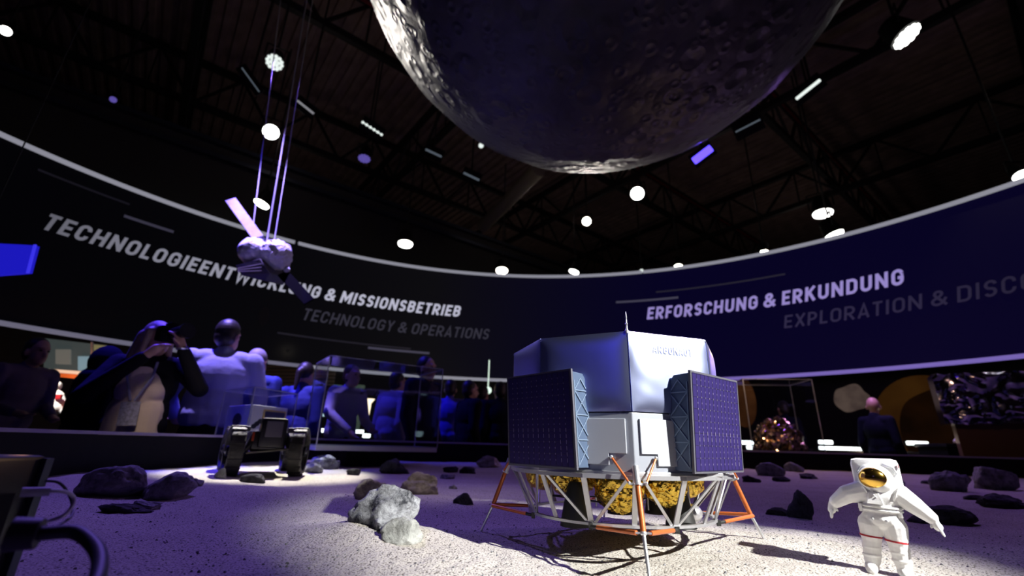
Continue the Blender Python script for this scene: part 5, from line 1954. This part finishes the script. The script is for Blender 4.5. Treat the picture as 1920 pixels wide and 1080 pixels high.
person(308, 603, 3.1, 22, 'woman with long light hair raising a camera to her eye, cream sweater, dark jacket, badge', blk, jean, 'blond', 'long', yaw=42, tilt=-4,
       arms={-1: ((-.25, -.20, 1.19), (.03, -.26, 1.46)), 1: ((.36, -.17, 1.27), (.21, -.20, 1.53))}, vox=.009, extra=woman_extra, open_front=cloth('cream_knit', (.85, .70, .55)))
person(66, 634, 4.1, 78, 'person in a grey-purple sweater at the far left, turned to the right', cloth('mauve_knit', (.16, .12, .18)), jean, 'dark', 'short', lean=.12,
       arms={-1: ((-.24, -.02, 1.15), (-.14, -.30, 1.08)), 1: ((.24, -.02, 1.15), (.14, -.30, 1.06))})
person(212, 650, 3.9, 160, 'person in a dark hooded jacket between the cabinet and the woman with camera', blk, blk, 'dark', 'hood', wide=1.25)
person(436, 601, 3.75, 205, 'man in a pale shirt seen from behind, right of the woman with camera', cloth('pale_shirt', (.36, .38, .56)), blk, 'dark', 'short', yaw=-25, wide=1.12,
       arms={-1: ((-.30, -.02, 1.15), (-.28, -.20, 1.02)), 1: ((.30, -.02, 1.15), (.26, -.20, 1.02))})
person(489, 655, 4.5, 195, 'man in a blue suit seen from behind the small display case', cloth('blue_suit', (.06, .08, .28)), navy, 'grey', 'short', yaw=-25)
person(577, 680, 4.75, 170, 'person with tied dark hair and blue top behind the gap between the two left cases', cloth('deep_blue', (.04, .05, .22)), navy, 'dark', 'tail', wide=1.05)
person(655, 684, 5.15, 60, 'person with a pale patterned sleeve behind the left side of the large case', cloth('pale_sleeve', (.50, .45, .60)), blk, 'brown', 'short', lean=.10,
       arms={-1: ((-.28, -.10, 1.20), (-.16, -.32, 1.02)), 1: ((.28, -.04, 1.15), (.16, -.30, 1.05))})
person(742, 696, 5.6, 140, 'person in a grey quilted jacket behind the middle of the large case', cloth('grey_quilt', (.36, .34, .46)), navy, 'dark', 'short', wide=1.18, lean=.06)
person(801, 668, 5.0, 65, 'man in a dark suit facing right, head above the right end of the large case', cloth('dark_suit', (.012, .012, .03)), blk, 'dark', 'short', wide=1.1)
person(846, 712, 6.3, 180, 'person in a bright blue top just right of the large case', cloth('bright_blue', (.12, .11, .62)), navy, 'dark', 'short')
person(882, 713, 5.9, 120, 'person in a black coat left of the person in vivid blue', blk, blk, 'dark', 'short', wide=1.15, coat=True)
person(906, 722, 7.0, 150, 'person in a vivid blue outfit between two dark coats, left of the lander', cloth('vivid_blue', (.10, .16, .85)), cloth('vivid_blue_trousers', (.08, .12, .75)), 'dark', 'short', wide=.9)
person(938, 716, 6.4, 200, 'person in a dark navy jacket right beside the left lander panel', navy, navy, 'dark', 'short', wide=1.1)
person(1632, 744, 6.1, 110, 'bald man in a navy jacket seen from behind before the planet wall', navy, blk, bald=True, wide=.92, yaw=30)
person(1466, 752, 7.9, 180, 'person in dark blue standing behind the case with gold foil', navy, navy, 'dark', 'short')
person(1922, 735, 6.1, 240, 'person in dark blue cut by the right edge behind the silver foil block', cloth('royal_blue', (.05, .05, .30)), navy, 'dark', 'short')


# ================================================================== CEILING LAMPS
def aim_matrix(loc, ratio, spin=0.0):
    tc_ = (Vector((0, 0, E)) - loc).normalized()
    ax = tc_.cross(Vector((0, 0, 1))).normalized()
    ang = math.acos(max(.05, min(1, ratio)))
    n = Matrix.Rotation(-ang, 3, ax) @ tc_                    # tip the lens downwards
    if n.z > tc_.z: n = Matrix.Rotation(ang, 3, ax) @ tc_
    return n


def par(px, py, z, w, h, mat, label, spin=0.0, cluster=False, body=1.0):
    loc = atz(px, py, z)
    D = (loc.y * CP + (loc.z - E) * SP)
    r = w / 2 * D / F * .93
    n = aim_matrix(loc, h / w)
    if spin: n = Matrix.Rotation(spin, 3, (Vector((0, 0, E)) - loc).normalized()) @ n
    t = empty('spotlight', loc, 0, label, 'spotlight', 'lamps under the roof')
    m = MB()
    m.cone(-n * .02, -n * (.1 + 1.5 * r) * body, r * 1.12, r * .8, 24)
    hs = m.build('lamp_housing', M['black'], t, smooth=50)
    q = n.to_track_quat('Z', 'Y')
    if cluster:
        m = MB()
        for k in range(19):
            rr_, aa = (.0, 0) if k == 18 else ((.80, k * PI / 6) if k < 12 else (.42, k * PI / 3 + .3))
            p = q @ Vector((math.cos(aa) * r * rr_, math.sin(aa) * r * rr_, 0))
            m.cone(p, p + n * .02, r * .205, r * .205, 12)
    else:
        m = MB(); m.cone(-n * .02, n * .015, r * 1.0, r * .96, 28)
    m.build('lens', mat, t)
    m = MB()
    side = n.cross(Vector((0, 0, 1))).normalized()
    c = -n * (.05 + .6 * r)
    for sg in (-1, 1): m.bar(c + side * sg * r * 1.2, c + side * sg * r * 1.2 + Vector((0, 0, r * 1.9)), .025, .02)
    m.bar(c + side * r * 1.2 + Vector((0, 0, r * 1.9)), c - side * r * 1.2 + Vector((0, 0, r * 1.9)), .025, .02)
    m.cone(c + Vector((0, 0, r * 1.9)), c + Vector((0, 0, max(r * 1.9 + .3, ZT - loc.z))), .02, .02, 8)
    m.build('yoke', M['truss'], t)
    return t


LW, LWA, LSO, LDI = M['lamp_white'], M['lamp_warm'], M['lamp_soft'], M['lamp_dim']
par(515, 117, 7, 33, 30, LSO, 'round lamp with visible lenses, upper of two near the satellite cables', cluster=True)
par(508, 248, 7, 30, 29, LW, 'bright round white lamp, lower of two near the satellite cables')
par(1195, 363, 6.5, 26, 26, LW, 'bright round white lamp below the right side of the moon')
par(1100, 415, 6.5, 17, 17, LWA, 'small intensely glowing lamp above the middle of the screen')
par(941, 508, 5.5, 23, 14, LWA, 'warm oval lamp close above the screen edge, left of the lander top')
par(1543, 401, 5.5, 35, 17, LW, 'wide oval white lamp above the screen at the right')
par(1272, 500, 5.2, 15, 8, LWA, 'small oval lamp right on the screen top edge, right of the lander top')
par(1203, 508, 5.2, 8, 8, LSO, 'tiny dim round lamp at the screen top edge above the lander')
par(1076, 510, 5.4, 20, 8, LW, 'flat tilted white lamp at the screen top edge above the lander', -.35)
par(1565, 441, 4.5, 34, 10, LW, 'long flat white lamp resting above the screen edge at the right', .3)
par(1433, 473, 5.0, 14, 7, LWA, 'small flat lamp on the screen edge, left of the long flat white one')
par(760, 458, 5.5, 29, 15, LW, 'white double-curved lamp above the screen, left of centre')
par(490, 383, 5.5, 30, 11, LW, 'flat white lamp right above the satellite model', -.35)
par(1700, 68, 7, 50, 24, LW, 'bright lamp of several lenses tilted at the upper right', .5, cluster=True)
par(10, 58, 7, 18, 16, LW, 'small white lamp at the upper left edge')
par(902, 273, 6.5, 10, 10, LSO, 'tiny round lamp at the lower left outline of the moon')
par(1915, 330, 5, 26, 16, LW, 'white lamp cut by the right edge above the screen', .4)
par(683, 297, 6.5, 24, 16, M['lamp_violet'], 'dim violet lamp with separate lenses above the screen, left half', cluster=True)
par(212, 187, 7, 12, 10, M['lamp_violet'], 'faint deep blue lamp high in the dark upper left')


def batten(px, py, z, w, h, tiltdeg, mat, label, body=2.6, dots=0, depth=.25):
    loc = atz(px, py, z)
    D = (loc.y * CP + (loc.z - E) * SP)
    k = D / F
    t = empty('flood_light', loc, 0, label, 'flood light', 'lamps under the roof')
    tc_ = (Vector((0, 0, E)) - loc).normalized()
    right = Vector((0, 0, 1)).cross(tc_).normalized()
    up = tc_.cross(right)
    a = rad(tiltdeg)
    ex, ey = right * math.cos(a) + up * math.sin(a), up * math.cos(a) - right * math.sin(a)
    rot = Matrix((ex, tc_, ex.cross(tc_))).transposed().to_4x4()
    m = MB(); m.box(-tc_ * depth / 2 + ey * (h * k * .0), (w * k * 1.15, depth, h * k * body), rot, .01); m.build('lamp_housing', M['black'], t, smooth=40)
    m = MB()
    if dots:
        for i in range(dots):
            p = ex * (i / (dots - 1) - .5) * w * k + tc_ * .01
            m.ell(p, (h * k * .5,) * 3)
        m.box(tc_ * .012, (w * k, .02, h * k * .4), rot)
    else:
        m.box(tc_ * .012, (w * k, .02, h * k), rot, min(.02, h * k * .3))
    m.build('lens', mat, t)
    m = MB(); m.cone(-tc_ * depth / 2, Vector((0, 0, max(.4, ZT - loc.z))) - tc_ * depth / 2, .02, .02, 8)
    m.build('hanger_pole', M['truss'], t)


batten(573, 201, 6.5, 34, 4, -22, LDI, 'dim flood light, leftmost of a row of four beside the moon', 6)
batten(698, 241, 6.5, 38, 5, -20, M['lamp_soft'], 'flood light with bright dots, second of a row of four beside the moon', 5, dots=6)
batten(813, 287, 6.5, 32, 4, -16, M['lamp_dimmer'], 'dim flood light, third of a row of four beside the moon', 6)
batten(884, 331, 6.5, 32, 4, -20, M['lamp_dimmer'], 'dim flood light, last of a row of four, near the moon bottom', 6)
batten(1515, 168, 7, 46, 6, 22, M['lamp_soft'], 'slim tilted white flood light right of the moon', 5)
batten(1402, 236, 6, 44, 3, 12, M['lamp_dimmer'], 'black flood light with two small dots at the right outline of the moon', 12)
batten(1317, 290, 5, 38, 14, 27, M['lamp_blue'], 'glaring blue flood light at the lower right of the moon', 2.0)
batten(470, 150, 7, 46, 2.5, -38, M['lamp_dimmer'], 'almost dark flood light left of the two round lamps', 8)
